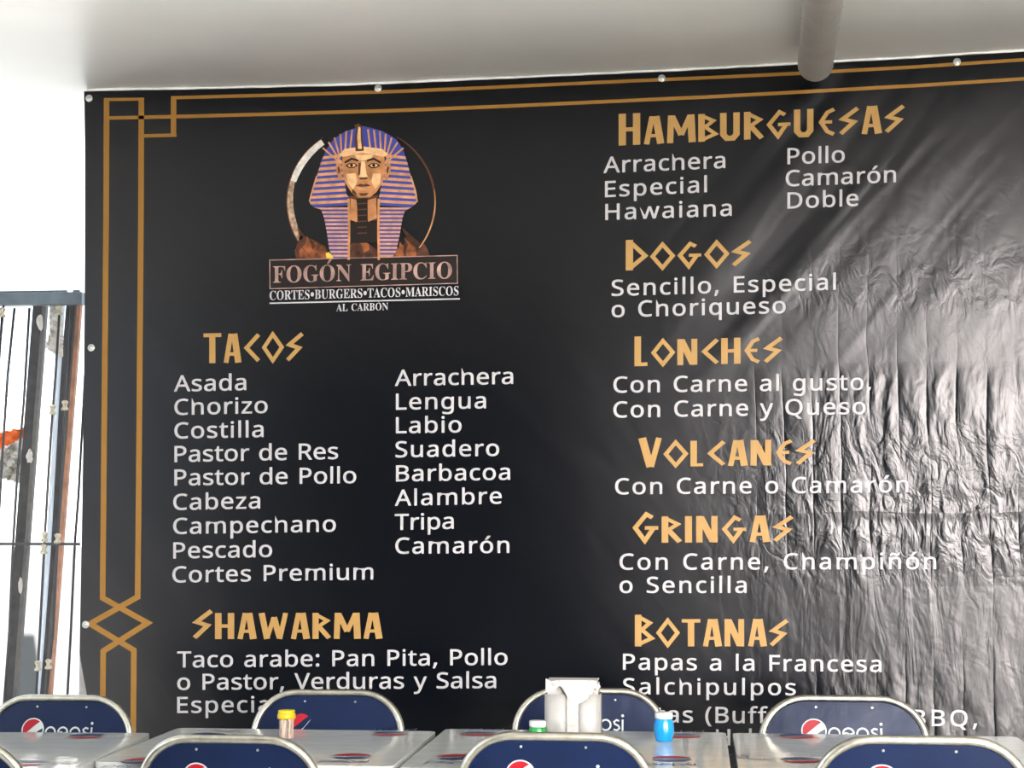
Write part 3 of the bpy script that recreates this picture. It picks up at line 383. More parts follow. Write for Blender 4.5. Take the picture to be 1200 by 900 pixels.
for p in o.data.polygons: p.use_smooth = abs(p.normal.z) > .9
wl = at_y(93.5, 760, WY).x
mb = MB(); mb.prism([(wl, 0), (4.5, 0), (4.5, roof_z(4.5))] + [(x, z) for x, z in prof[::-1] if wl < x < 4.4] + [(wl, roof_z(wl))], lambda x, z: Vector((x, WY, z)), (0, .15, 0), m_wall)
struct(mb.build('wall_back'))
mb = MB(); mb.box((-4.2, -0.75, -.1), (7, 5.75, 0), m_floor); struct(mb.build('floor')); mb = MB(); mb.box((-30, -0.75, -.12), (-4.2, 5.75, -.005), m_ground); struct(mb.build('floor_side'))
mb = MB(); mb.box((-30, 5.75, -.12), (30, 30, -.005), m_ground); mb.box((-30, -30, -.12), (30, -0.75, -.005), m_ground)
struct(mb.build('floor_outside'))
mb = MB(); mb.box((-3.85, -0.75, 0), (.50, -0.62, 2.80), m_room); mb.box((.50, -0.75, 2.68), (4.5, -0.62, 2.86), m_room); struct(mb.build('wall_front'))  # unseen; opening and header beam set to shape banner reflection and daylight
mb = MB(); mb.box((4.5, -0.75, 0), (4.65, 5.75, 2.93), m_light); struct(mb.build('wall_right'))
mb = MB(); mb.box((-4.35, 4.2, 0), (-4.2, 6.9, 2.80), m_wall); struct(mb.build('wall_left_blocker'))  # unseen wall piece, added to cut daylight on the ceiling's left end
mb = MB(); mb.box((-9.0, 9.6, -.02), (-1.6, 9.75, 2.05), m_out); struct(mb.build('wall_outside'))
# bead of filler where the roof sheet meets the wall
mb = MB(); path = []
for i in range(90):
    x = wl - .01 + i * (1.9 - wl) / 89; path.append((x, BY + .004, roof_z(x) - .002 + random.uniform(-.0015, .001)))
mb.tube(path, [random.uniform(.0035, .0065) for _ in path], m_caulk, 8); struct(mb.build('trim_1'))

# ---------------------------------------------------------------- menu banner
banner = empty('menu_banner', (at_y(600, 450, BY).x, BY, 0.35))
tag(banner, 'large glossy black vinyl menu banner with gold lettering screwed to the wall', 'banner')
def part(mb, name, parent, **kw):
    o = mb.build(name, parent, **kw); o.matrix_parent_inverse = parent.matrix_world.inverted() if parent.parent is None else Matrix()
    return o
bpy.context.view_layer.update()
def bpart(mb, name, parent=banner, fix=False):
    o = mb.build(name, parent, fix=fix)
    if parent is banner: o.matrix_parent_inverse = Matrix.Translation(banner.location).inverted()
    return o
LIFT = Vector((0, -1, 0))
def on(layer): return lambda px, py: at_y(px, py, BY) - Vector((0, .0005 * layer, 0))
edge = [(98.5, 107), (99.6, 180), (99.6, 260), (99, 360), (98.2, 450), (97, 540), (95.6, 630), (94, 720), (93.2, 765), (97, 788), (101.5, 812), (102, 850), (102, 900), (102, 962)]
topx = [(98.5, 107), (250, 104.5), (400, 101), (550, 94.5), (700, 88), (820, 82.5), (933, 76), (1060, 69.5), (1200, 60.5), (1500, 45)]
outline = [(at_y(x, y, BY).x, at_y(x, y, BY).z) for x, y in topx + [(1500, 962)] + edge[:0:-1]]
mb = MB(); mb.prism(outline, lambda x, z: Vector((x, BY, z)), (0, .0015, 0), V_black); bpart(mb, 'sheet', fix=True)
# border lines
mb = MB(); mb.lift = LIFT; fn = on(1)
def band(pts, w, m=V_gold, f=None):
    for q in stroke(pts, w): mb.poly([q], f or fn, m)
band([(125, 114.8), (124.4, 260), (122.8, 430), (121.3, 600), (120.3, 700.7), (173, 730), (121, 763), (120.4, 830), (119.5, 960)], 6.6)
band([(165.7, 114.6), (165.2, 260), (163.8, 430), (162.4, 600), (161.4, 699.5), (105.7, 731), (157, 762), (156.4, 830), (155.5, 960)], 6.6)
band([(122, 116.8), (168.8, 116.2)], 3.6); band([(125, 138.4), (206.7, 136.7), (340, 133.2), (480, 129), (590, 124.6), (700, 119.6), (830, 113.6), (950, 107.2), (1080, 100), (1200, 92.5), (1480, 75)], 4.2)
band([(165, 159.3), (207, 158.4)], 4); band([(203.5, 113), (203.3, 160)], 6.4)
band([(201, 114.7), (340, 111), (480, 106.7), (590, 101.8), (700, 96.7), (820, 91.5), (933, 86.2), (1070, 78.6), (1200, 70), (1480, 52)], 4.0)
bpart(mb, 'border_print')
# headings and items: (text, x left, baseline left, x right, baseline right, cap height)
FAT = 9.0
def text_line(mb, fn, font, text, xl, yl, xr, yr, cap, m, unit):
    k = cap / unit
    fat = FAT if font is SANS else 0
    out, a, b = shapes(font, text, 0, fat); nat = (b - a) * k; gaps = max(1, len(text) - 1)
    ratio = (xr - xl) / nat; sx = min(ratio, 1.15); tr = ((xr - xl) - nat * sx) / (k * sx) / gaps
    out, a, b = shapes(font, text, tr, fat); k2 = (xr - xl) / (b - a)
    sl = (yr - yl) / (xr - xl)
    for s in out:
        mb.poly([[(xl + (p[0] - a) * k2, yl + sl * (p[0] - a) * k2 - p[1] * k) for p in c] for c in s], fn, m)
def head_line(mb, fn, word, xl, yl, xr, yr, h, first=1.14, low=0.0):
    q, a, b = heading_quads(word, first, low); k = (xr - xl) / (b - a); sl = (yr - yl) / (xr - xl)
    for s in q: mb.poly([[(xl + (x - a) * k, yl + sl * (x - a) * k - y * h) for x, y in s]], fn, V_head)
SECTIONS = [
 (('HAMBURGUESAS', 725, 170.7, 1060.5, 155, 32.5, 1.14), [('Arrachera', 707, 202.7, 850, 196.7), ('Especial', 709, 231, 828.5, 225), ('Hawaiana', 709.3, 257.7, 857.5, 252.7), ('Pollo', 922.7, 192.3, 990, 190), ('Camarón', 920.7, 218.3, 1050, 213.3), ('Doble', 922.7, 244.3, 1006, 241)]),
 (('DOGOS', 733.3, 317, 881, 311.5, 30.5, 1.17), [('Sencillo, Especial', 716.7, 346.7, 979.5, 339.3), ('o Choriqueso', 716.7, 371.7, 920.7, 366.7)]),
 (('LONCHES', 743.5, 429.2, 917.5, 425, 30.5, 1.14), [('Con Carne al gusto,', 718.8, 460, 1020.8, 456.7), ('Con Carne y Queso', 718.8, 489.2, 1014.6, 485)]),
 (('VOLCANES', 748, 547.5, 956, 544.6, 30, 1.14), [('Con Carne o Camarón', 720.8, 579.2, 1064.6, 576.7)]),
 (('GRINGAS', 741, 636.3, 930, 635, 31, 1.15), [('Con Carne, Champiñón', 726, 667.5, 1097, 666.7), ('o Sencilla', 726, 694.6, 875, 694.6)]),
 (('BOTANAS', 744, 757.5, 924, 757.5, 32, 1.16), [('Papas a la Francesa', 730, 784.6, 1033, 787.3), ('Salchipulpos', 730, 813.3, 932.5, 814.6), ('Alitas (Buffalo,', 730, 846, 952, 848), ('BBQ,', 1069, 850.3, 1145, 851), ('Mango Habanero)', 730, 872.5, 985, 874)]),
 (('TACOS', 238.5, 425.8, 356, 423.3, 34, 1.03), [('Asada', 203.7, 458.8, 288.7, 457), ('Chorizo', 204.4, 486.3, 313.7, 483.8), ('Costilla', 204.4, 513.8, 309, 512), ('Pastor de Res', 204.4, 541.3, 396.3, 537.7), ('Pastor de Pollo', 204.4, 568.8, 417.5, 566), ('Cabeza', 203, 597.5, 305, 595.6), ('Campechano', 203, 625.7, 393.6, 622.8), ('Pescado', 203, 654.3, 319, 652.5), ('Cortes Premium', 202, 682.5, 437.6, 678.9),
   ('Arrachera', 462.6, 452.2, 601.5, 449.7), ('Lengua', 464, 480, 569.6, 478.3), ('Labio', 464, 507.6, 541, 506.5), ('Suadero', 463.3, 535.8, 585, 534), ('Barbacoa', 464, 564, 597.9, 562), ('Alambre', 462.6, 592.7, 588, 590), ('Tripa', 462.6, 621, 531.8, 619.5), ('Camarón', 463.3, 648.8, 597, 647.7)]),
 (('SHAWARMA', 225, 749, 448.5, 748.5, 30.5, 1.14), [('Taco arabe: Pan Pita, Pollo', 207.7, 782, 594.8, 779), ('o Pastor, Verduras y Salsa', 207.7, 808.3, 581.5, 806.2), ('Especial', 207.7, 835.3, 325, 834.5)]),
]
for (w, xl, yl, xr, yr, h, fi), items in SECTIONS:
    mb = MB(); mb.lift = LIFT; head_line(mb, on(1), w, xl, yl, xr, yr, h, fi); bpart(mb, 'heading_lettering')['label'] = 'gold angular heading reading ' + w.capitalize()
    for t, a, b, c, d in items:
        mb = MB(); text_line(mb, on(1), SANS, t, a, b, c, d, 18.9, V_white, 588); bpart(mb, 'menu_line_lettering')['label'] = 'white lettering reading ' + t.strip(',')

# emblem: a striped-headdress bust in a ring over a lettered plate, drawn in units of an enlarged crop of the photograph
def em(layer):
    f = on(layer); return lambda u, v: f(290 + u / 3.463, 120 + v / 3.463)
emb = MB(); emb.lift = LIFT
def P(pts, m, layer): emb.poly([pts], em(layer), m)
ring_o = arc(464, 405, 304, 0, 360, 64)[:-1]
def ring_band(a0, a1, w0, w1, m, layer=2, r=302, n=26):
    o_ = arc(464, 405, r, a0, a1, n); i_ = []
    for i in range(n + 1):
        a = math.radians(a0 + (a1 - a0) * i / n); w = w0 + (w1 - w0) * math.sin(PI * i / n); i_.append((464 + (r - w) * math.cos(a), 405 + (r - w) * math.sin(a)))
    for i in range(n): P([o_[i], o_[i + 1], i_[i + 1], i_[i]], m, layer)
ring_band(130, 198, 19, 25, V_ring); ring_band(197, 237, 24, 27, V_ringl, 3)
ring_band(130, 240, 3, 4, V_brown, 4, 306); ring_band(-62, 52, 4, 9, V_brown, 2); ring_band(-10, 50, 2, 5, V_sand, 3, 300)
def flame(x, y, w, h, m, layer, lean=0):
    P([(x - w / 2, y), (x - w * .55, y - h * .35), (x - w * .2 + lean * .3, y - h * .62), (x - w * .3 + lean, y - h), (x + w * .12 + lean * .5, y - h * .72), (x + w * .4, y - h * .5), (x + w * .55, y - h * .2), (x + w * .5, y)], m, layer)
for x, w, h, m, ly, ln in ((262, 130, 105, V_fire2, 2, -20), (240, 55, 92, V_fire, 3, 18), (292, 60, 80, V_fire, 3, -14), (225, 50, 138, V_fire2, 2, -10), (650, 120, 95, V_fire2, 2, 30), (622, 46, 70, V_fire, 3, 10), (672, 70, 128, V_fire2, 3, -26), (665, 40, 88, V_fire, 4, -20), (712, 50, 70, V_fire2, 3, 12), (470, 118, 84, V_fire, 2, 14), (440, 60, 110, V_fire2, 3, -8), (505, 60, 60, V_fire2, 3, 6)):
    flame(x, 634, w, h, m, ly, ln)
# bust: collar and neck
P([(412, 380), (530, 378), (532, 480), (410, 482)], V_brown, 5); P([(420, 390), (446, 398), (446, 488), (416, 476)], V_skin, 6); P([(488, 398), (522, 388), (526, 470), (490, 486)], V_skin, 6)
P([(414, 486), (528, 484), (534, 570), (412, 572)], V_dark, 6)
P([(443, 392), (489, 390), (486, 548), (474, 570), (456, 548)], V_dark, 9); 
for i in range(6): P([(447, 410 + i * 24), (486, 408 + i * 24), (485, 413 + i * 24), (447, 415 + i * 24)], V_brown, 10)
# headdress lobes: left edge and right edge by height, then gold and blue bands
Lo = [(105, 440), (118, 398), (150, 350), (190, 322), (240, 300), (300, 282), (360, 264), (405, 252), (424, 262), (436, 300), (470, 312), (540, 325), (600, 333), (636, 352), (646, 392)]
Ro = [(105, 505), (118, 552), (150, 604), (190, 632), (240, 648), (300, 664), (360, 682), (405, 690), (424, 672), (440, 640), (470, 630), (540, 618), (600, 606), (636, 586), (646, 548)]
def xat(tab, y):
    for (a, b), (c, d) in zip(tab, tab[1:]):
        if y <= c: return b + (d - b) * max(0, (y - a)) / (c - a)
    return tab[-1][1]
def crown_in(y, side):                             # inner edge of the cloth next to face and chest
    if y < 205: return 470
    if y < 390: return 378 - (y - 205) * -.14 if side < 0 else 566 - (y - 205) * .16
    return 412 if side < 0 else 534
y = 105.0; k = 0
while y < 642:
    h = 11.5 if y < 424 else 8.0
    m = V_blue if k % 2 else V_sand
    if y < 205: m = V_blue
    for sd, tab in ((-1, Lo), (1, Ro)):
        y2 = min(y + h, 644); lean = 8 if y < 424 else 0
        o1, o2 = xat(tab, y), xat(tab, y2); i1, i2 = crown_in(y + .01, sd), crown_in(y2 - .01, sd)
        P([(o1, y), (i1, y - lean), (i2, y2 - lean), (o2, y2)], m, 7)
    y += h; k += 1
for sd in (-1, 1):                                 # gold rays folding over the crown
    for i in range(7):
        a = 18 + i * 16; x0 = 470 + sd * math.sin(math.radians(a)) * 95; y0 = 232 - math.cos(math.radians(a)) * 45
        x1 = 470 + sd * (20 + i * 24); y1 = 104 + i * i * 2.1
        for q in stroke([(x0, y0), (x1, y1 + 6)], 7): P(q, V_sand, 8)
    for q in stroke([(xat(Lo if sd < 0 else Ro, yy), yy) for yy in (300, 360, 404)], 6): P(q, V_sand, 8)
    x = 412 if sd < 0 else 534
    for q in stroke([(x, 392), (x + sd * -2, 520), (x, 640)], 9): P(q, V_skin, 9)
# face
P([(386, 215), (400, 200), (540, 198), (556, 215), (560, 270), (550, 325), (525, 365), (498, 386), (450, 388), (424, 368), (398, 328), (384, 270)], V_skin, 9)
P([(372, 215), (395, 190), (470, 180), (548, 190), (572, 212), (556, 222), (470, 206), (390, 222)], V_skinl, 10)
for x0, sx in ((376, 1), (566, -1)):
    P([(x0, 245), (x0 - sx * 14, 248), (x0 - sx * 18, 270), (x0 - sx * 8, 300), (x0 + sx * 4, 322), (x0 + sx * 10, 300)], V_skin, 9); P([(x0 - sx * 4, 258), (x0 - sx * 10, 268), (x0 - sx * 4, 292), (x0 + sx * 2, 280)], V_brown, 10)
P([(402, 292), (440, 288), (448, 320), (430, 356), (408, 326)], V_skinl, 10); P([(510, 290), (544, 290), (538, 330), (520, 352), (504, 322)], V_skinl, 10); P([(436, 214), (512, 213), (500, 236), (450, 237)], V_skinl, 10)
P([(463, 240), (478, 240), (484, 292), (492, 306), (452, 307), (459, 292)], V_skinl, 11); P([(452, 306), (492, 305), (484, 314), (460, 315)], V_brown, 12); P([(452, 248), (462, 246), (458, 292), (450, 300)], V_brown, 11)
for cx, sx in ((424, -1), (514, 1)):
    for q in stroke([(cx - 28, 242 - (4 if sx > 0 else -4)), (cx, 230), (cx + 28, 242 + (4 if sx > 0 else -4))], 8): P(q, V_dark, 12)
    P([(cx - 26, 258), (cx - 8, 248), (cx + 12, 248), (cx + 26, 258), (cx + 8, 268), (cx - 10, 268)], V_dark, 12); P([(cx - 16, 258), (cx - 5, 251), (cx + 9, 251), (cx + 17, 258), (cx + 5, 264), (cx - 6, 264)], V_skinl, 13); P(arc(cx, 257, 7, 0, 360, 10)[:-1], V_dark, 14)
P([(440, 340), (460, 331), (472, 335), (484, 331), (504, 339), (484, 343), (460, 344)], V_brown, 12); P([(444, 345), (472, 347), (500, 344), (486, 358), (460, 359)], V_sand, 12); P([(452, 370), (494, 369), (482, 380), (462, 381)], V_brown, 11); P([(428, 352), (440, 364), (448, 384), (424, 366)], V_brown, 11)
P([(440, 200), (436, 150), (444, 110), (434, 96), (452, 86), (466, 98), (468, 140), (474, 198)], V_brown, 11); P([(450, 190), (447, 140), (452, 100), (460, 104), (461, 150), (466, 190)], V_skinl, 12)
P([(318, 612), (330, 608), (352, 628), (350, 638), (322, 636)], V_yellow, 4)
P([(92, 641), (852, 622), (853, 735), (93, 757)], V_dark, 9)
for q in stroke([(92, 641), (852, 622), (853, 735), (93, 757)], 3.5, True): P(q, V_copper, 10)
emo = bpart(emb, 'emblem_print')
def ebpart(mb, name): o = mb.build(name, emo, fix=False); return o
mb = MB(); text_line(mb, on(11), SERIF, 'FOGÓN EGIPCIO', 320.3, 331.6, 530, 326.4, 19.2, V_copper, 455); ebpart(mb, 'emblem_title')
mb = MB(); text_line(mb, on(1), SERIF, 'CORTES•BURGERS•TACOS•MARISCOS', 316, 351.6, 537.5, 346, 10.6, V_white, 455)
for q in stroke([(316, 355.4), (539, 350.2)], 1.7): mb.poly([q], on(1), V_white)
text_line(mb, on(1), SERIF, 'AL CARBÓN', 394, 364.8, 455, 363.2, 8.4, V_white, 455); ebpart(mb, 'emblem_caption')
# screws
for x, y in ((104.5, 115.3), (107, 407.5), (100.5, 732), (443, 103.5), (775.5, 91.8), (1121.5, 72.5)):
    mb = MB(); p = at_y(x, y, BY); M = Matrix.Translation(p - Vector((0, .0006, 0))) @ Matrix.Rotation(PI / 2, 4, 'X')
    mb.lathe([(.0125, 0), (.0125, .0015), (.0105, .0028), (.0065, .0028), (.006, .005), (.0035, .0065), (.0008, .007)], m_screw, 20, M); bpart(mb, 'screw', fix=True)

# ---------------------------------------------------------------- round steel tube under the roof
ra = .056
ea = Vector((at_y(955.5, 74, 5.40).x, 5.40, roof_z(.35) - ra - .004)); eb = Vector((at_y(964, 0, 4.76).x, 4.76, ea.z)); dd = (eb - ea)
ec = ea + dd * 9.5
mb = MB(); n = 28; d = (ec - ea).normalized(); side = d.cross(Vector((0, 0, 1))).normalized(); u2 = side.cross(d)
rg = []
for P0, in_ in ((ea, 0), (ec, 0), (ec, 1), (ea, 1)): rg.append([P0 + (side * math.cos(2 * PI * k / n) + u2 * math.sin(2 * PI * k / n)) * (ra - .004 * in_) for k in range(n)])
for a, b in ((0, 1), (1, 2), (2, 3), (3, 0)): mb.add(rg[a] + rg[b], [(k, (k + 1) % n, n + (k + 1) % n, n + k) for k in range(n)], m_galv, a in (0, 2))
tube = empty('roof_pipe', ea); tag(tube, 'round galvanised steel pipe running under the pale ceiling above the menu', 'pipe')
o = mb.build('pipe', tube); o.matrix_parent_inverse = Matrix.Translation(ea).inverted()
mb = MB()
for t, sgn in ((.25, 1), (.62, 1), (.95, 1), (.8, -1)):
    q = ea + dd * t + side * sgn * -(ra + .0005) * .98; mb.lathe([(.0028, -.001), (.0028, .0025), (.001, .004)], m_galv, 8, Matrix.Translation(q) @ Vector((0, 0, 1)).rotation_difference(-side * sgn).to_matrix().to_4x4())
o = mb.build('rivet_row', tube); o.matrix_parent_inverse = Matrix.Translation(ea).inverted()

# ---------------------------------------------------------------- gate and what stands behind it, at the left
GY = 5.80
def line_pts(pts, Y, zlo=0.0):          # pixel polyline -> points, carried on to the ground
    q = [at_y(x, y, Y) for x, y in pts]; a, b = q[-2], q[-1]; t = (zlo - b.z) / (a.z - b.z)
    q.append(b + (a - b) * t); return q
gate = empty('iron_gate', (-2.25, GY, 0)); tag(gate, 'dark iron bar gate with cream collars left of the menu banner', 'gate')
def gp(mb, name, parent=gate, **k):
    o = mb.build(name, parent, **k)
    if parent is gate: o.matrix_parent_inverse = Matrix.Translation(gate.location).inverted()
    return o
def bar3(p0, p1, hx, hy, m):            # square bar between two points
    mb = MB(); d = Vector((p1 - p0)); M = Matrix.Identity(4)
    vs = [p + Vector((a * hx, b * hy, 0)) for p in (p0, p1) for a, b in ((-1, -1), (1, -1), (1, 1), (-1, 1))]
    mb.add(vs, [(0, 1, 2, 3), (7, 6, 5, 4)] + [(i, (i + 1) % 4, 4 + (i + 1) % 4, 4 + i) for i in range(4)], m); return mb
xl, xr = -3.6, at_y(98, 350, GY).x
zt, zb = at_y(40, 343.5, GY).z, at_y(40, 358, GY).z
mb = MB(); mb.box((xl, GY - .02, zb), (xr, GY + .02, zt), m_rail); gp(mb, 'top_rail', bevel=.003)
mb = MB(); z1 = at_y(40, 340, GY).z
mb.box((xl, GY + .01, zt - .004), (at_y(77, 340, GY).x, GY + .018, z1), m_rail); mb.box((at_y(84, 340, GY).x, GY + .01, zt - .004), (at_y(92, 340, GY).x, GY + .018, z1), m_rail); gp(mb, 'top_strip')
zm = at_y(40, 637.5, GY).z; mb = MB(); mb.box((xl, GY - .006, zm - .005), (at_y(94, 636, GY).x, GY + .006, zm + .005), m_gate); gp(mb, 'middle_rail')
def collar(p, parent, sc=1.0):
    mb = MB(); k = sc; mb.lathe([(.005, -.017 * k), (.0115 * k, -.015 * k), (.0115 * k, -.010 * k), (.0068 * k, -.004 * k), (.0068 * k, .002), (.010 * k, .007 * k), (.0105 * k, .012 * k), (.005, .016 * k)], m_collar, 14, Matrix.Translation(p)); gp(mb, 'collar', parent)
bars = [([(3, 361), (-10, 560), (-16, 640)], [(2.5, 366)]), ([(17, 361), (9, 440), (3, 530), (-3, 635)], []), ([(34.5, 361), (28, 470), (20, 560), (15.5, 635), (11, 740), (5, 825)], []),
        ([(70, 361), (65, 440), (61, 490), (56.5, 560), (52, 638), (47, 735), (42, 822)], [(69.5, 363), (61.5, 480), (52.3, 629), (51.5, 643), (44.5, 780)]),
        ([(80.5, 361), (78, 430), (75.5, 480), (72, 560), (67.5, 634), (62.5, 735), (54, 822)], [(76, 475), (67.5, 631), (57, 778)]),
        ([(104, 361), (97.5, 480), (92, 580), (87.7, 636), (83, 740), (79, 815)], [])]
for pts, cs in bars:
    q = line_pts(pts, GY); mb = MB(); mb.tube(q, .0048, m_gate, 8); b = gp(mb, 'bar')
    b.matrix_parent_inverse = Matrix.Translation(gate.location).inverted()
    for c in cs: collar(at_y(*c, GY - .001), b, 1.1)
gx = -2.47
while gx > -3.5:
    mb = MB(); mb.tube([(gx + .02, GY, zb), (gx - .12, GY, 0)], .0048, m_gate, 8); gp(mb, 'bar'); gx -= .085
mb = MB(); mb.box((-3.62, GY - .02, 0), (-3.58, GY + .02, zt), m_gate); gp(mb, 'end_post')
def lean_post(name, pts, w_px, fl_px, Y, label):
    r = empty(name, line_pts(pts, Y)[-1]); tag(r, label, 'post', 'dark steel posts behind the gate')
    q = line_pts(pts, Y); k = Y / F; a, b = q[0], q[-1]
    o = bar3(a, b, w_px * k / 2, .025, m_post).build('post', r); o.matrix_parent_inverse = Matrix.Translation(r.location).inverted()
    s = Vector(((w_px + fl_px) / 2 * k, -.012, 0)); o = bar3(a + s, b + s, fl_px * k / 2, .012, m_poste).build('flange', r); o.matrix_parent_inverse = Matrix.Translation(r.location).inverted()
    return r
dp = lean_post('steel_post', [(47.5, 352), (28.5, 635), (13, 825)], 11.5, 5, 5.98, 'dark steel post behind the gate with torn white stickers')
lean_post('steel_post', [(86, 352), (64, 635), (48.5, 825)], 11, 3, 5.98, 'dark steel post behind the gate bars beside the brown plank')
for x0, y0, w, h in ((47, 378, 9, 19), (34.5, 535, 8, 18), (24, 686, 6, 20)):
    mb = MB(); pts = [(x0 + w / 2 * math.cos(a) * random.uniform(.7, 1.15), y0 + h / 2 * math.sin(a) * random.uniform(.75, 1.1)) for a in [i * PI / 7 for i in range(14)]]
    mb.prism(pts, lambda x, y: at_y(x, y, 5.953), (0, .001, 0), m_bag); o = mb.build('sticker', dp); o.matrix_parent_inverse = Matrix.Translation(dp.location).inverted()
q = line_pts([(94, 352), (84, 500), (73, 632), (58, 825)], 5.93); r = bar3(q[0], q[-1], 5 * 5.9 / F / 2, .012, m_wood).build('wooden_plank', None, bevel=.002); tag(r, 'narrow brown wooden plank leaning behind the gate next to the banner edge', 'plank')
q = line_pts([(74, 352), (66.5, 470), (57, 640), (50, 740), (43, 825)], 5.90); mb = MB(); mb.tube(q, .0085, m_pvc, 14); tag(mb.build('plastic_pipe'), 'pale blue plastic pipe standing behind the gate bars', 'pipe')
def sheet(name, outline, Y, m, amp, lab, cat, th=.0025):
    xs = [p[0] for p in outline]; ys_ = [p[1] for p in outline]; bm = bmesh.new()
    st = 2.0; nx = int((max(xs) - min(xs)) / st) + 1; ny = int((max(ys_) - min(ys_)) / st) + 1; V = {}
    for i in range(nx + 1):
        for j in range(ny + 1):
            x, y_ = min(xs) + i * st, min(ys_) + j * st
            if inside((x, y_), outline):
                dY = amp * (math.sin(x * .35 + y_ * .22) + .6 * math.sin(y_ * .5 - x * .28 + 1) + .5 * random.uniform(-1, 1))
                V[i, j] = bm.verts.new(at_y(x + random.uniform(-.4, .4), y_ + random.uniform(-.4, .4), Y + dY))
    for (i, j) in list(V):
        k = [V.get(t) for t in ((i, j), (i + 1, j), (i + 1, j + 1), (i, j + 1))]
        if all(k): bm.faces.new(k)
    for v in [v for v in bm.verts if not v.link_faces]: bm.verts.remove(v)
    me = bpy.data.meshes.new(name); bm.to_mesh(me); bm.free(); me.materials.append(m)
    o = bpy.data.objects.new(name, me); C.objects.link(o); so = o.modifiers.new('s', 'SOLIDIFY'); so.thickness = th
    return tag(o, lab, cat)
sheet('plastic_bag', [(57, 352), (76, 352), (76, 395), (74, 420), (66, 418), (52, 408), (57, 388)], 5.865, m_bag, .007, 'crumpled whitish plastic bag hanging from the top of the gate', 'bag')
sheet('orange_cloth', [(-22, 500), (0, 506), (14, 503), (35, 499), (35, 512), (20, 518), (6, 526), (-22, 540)], 6.17, m_orange, .008, 'orange cloth bundled behind the gate above white plastic', 'cloth')
sheet('plastic_sheet', [(-22, 536), (4, 524), (20, 516), (35, 507), (35, 560), (28, 568), (-22, 556)], 6.10, m_bag, .016, 'white folded plastic sheet behind the gate under the orange cloth', 'sheet')

# ---------------------------------------------------------------- soft-drink logo used on chairs and tables (flat, unit circle)
def globe_polys(rot, low=-.42):
    R = .90; xs = [-R + 2 * R * i / 28 for i in range(29)]
    circ = lambda x: math.sqrt(max(0, R * R - x * x))
    c1 = lambda x: max(-circ(x), min(circ(x), .20 + .34 * math.sin(x * 1.5) * 1.0 + .10 * x))
    c2 = lambda x: max(-circ(x), min(circ(x), low + .40 * math.sin(x * 1.7 - .1)))
    a = math.radians(rot); t = lambda x, y: (x * math.cos(a) - y * math.sin(a), x * math.sin(a) + y * math.cos(a))
    def strips(hi, lo):
        q = []
        for x0, x1 in zip(xs, xs[1:]):
            h0, h1, l0, l1 = hi(x0), hi(x1), lo(x0), lo(x1)
            if h0 - l0 > 1e-3 and h1 - l1 > 1e-3: q.append([t(x0, h0), t(x1, h1), t(x1, l1), t(x0, l0)])
            elif h1 - l1 > 1e-3: q.append([t(x0, h0), t(x1, h1), t(x1, l1)])
            elif h0 - l0 > 1e-3: q.append([t(x0, h0), t(x1, h1), t(x0, l0)])
        return q
    return strips(circ, c1), strips(lambda x: min(c2(x), c1(x) - .02), lambda x: -circ(x)), arc(0, 0, 1, 0, 360, 40)[:-1]
def brand_strokes():                    # thin round lower-case lettering, x-height 1, total about 5.6 wide
    out = []
    def p_(x): out.extend(stroke(arc(x + .5, .5, .45, 0, 360, 22)[:-1], .15, True)); out.extend(stroke([(x + .05, .55), (x + .05, -.55)], .15))
    p_(0); x = 1.16
    out.extend(stroke(arc(x + .5, .5, .45, 0, 310, 20), .15)); out.extend(stroke([(x + .06, .42), (x + .3, .56), (x + .6, .44), (x + .94, .54)], .14))
    p_(2.32); x = 3.5
    out.extend(stroke([(x + .55, .86), (x + .3, .94), (x + .08, .78), (x + .14, .60), (x + .50, .42), (x + .58, .22), (x + .36, .05), (x + .04, .12)], .15))
    x = 4.36; out.extend(stroke([(x, 0), (x, .98)], .16)); out.append(arc(x, 1.32, .13, 0, 360, 10)[:-1])
    return out

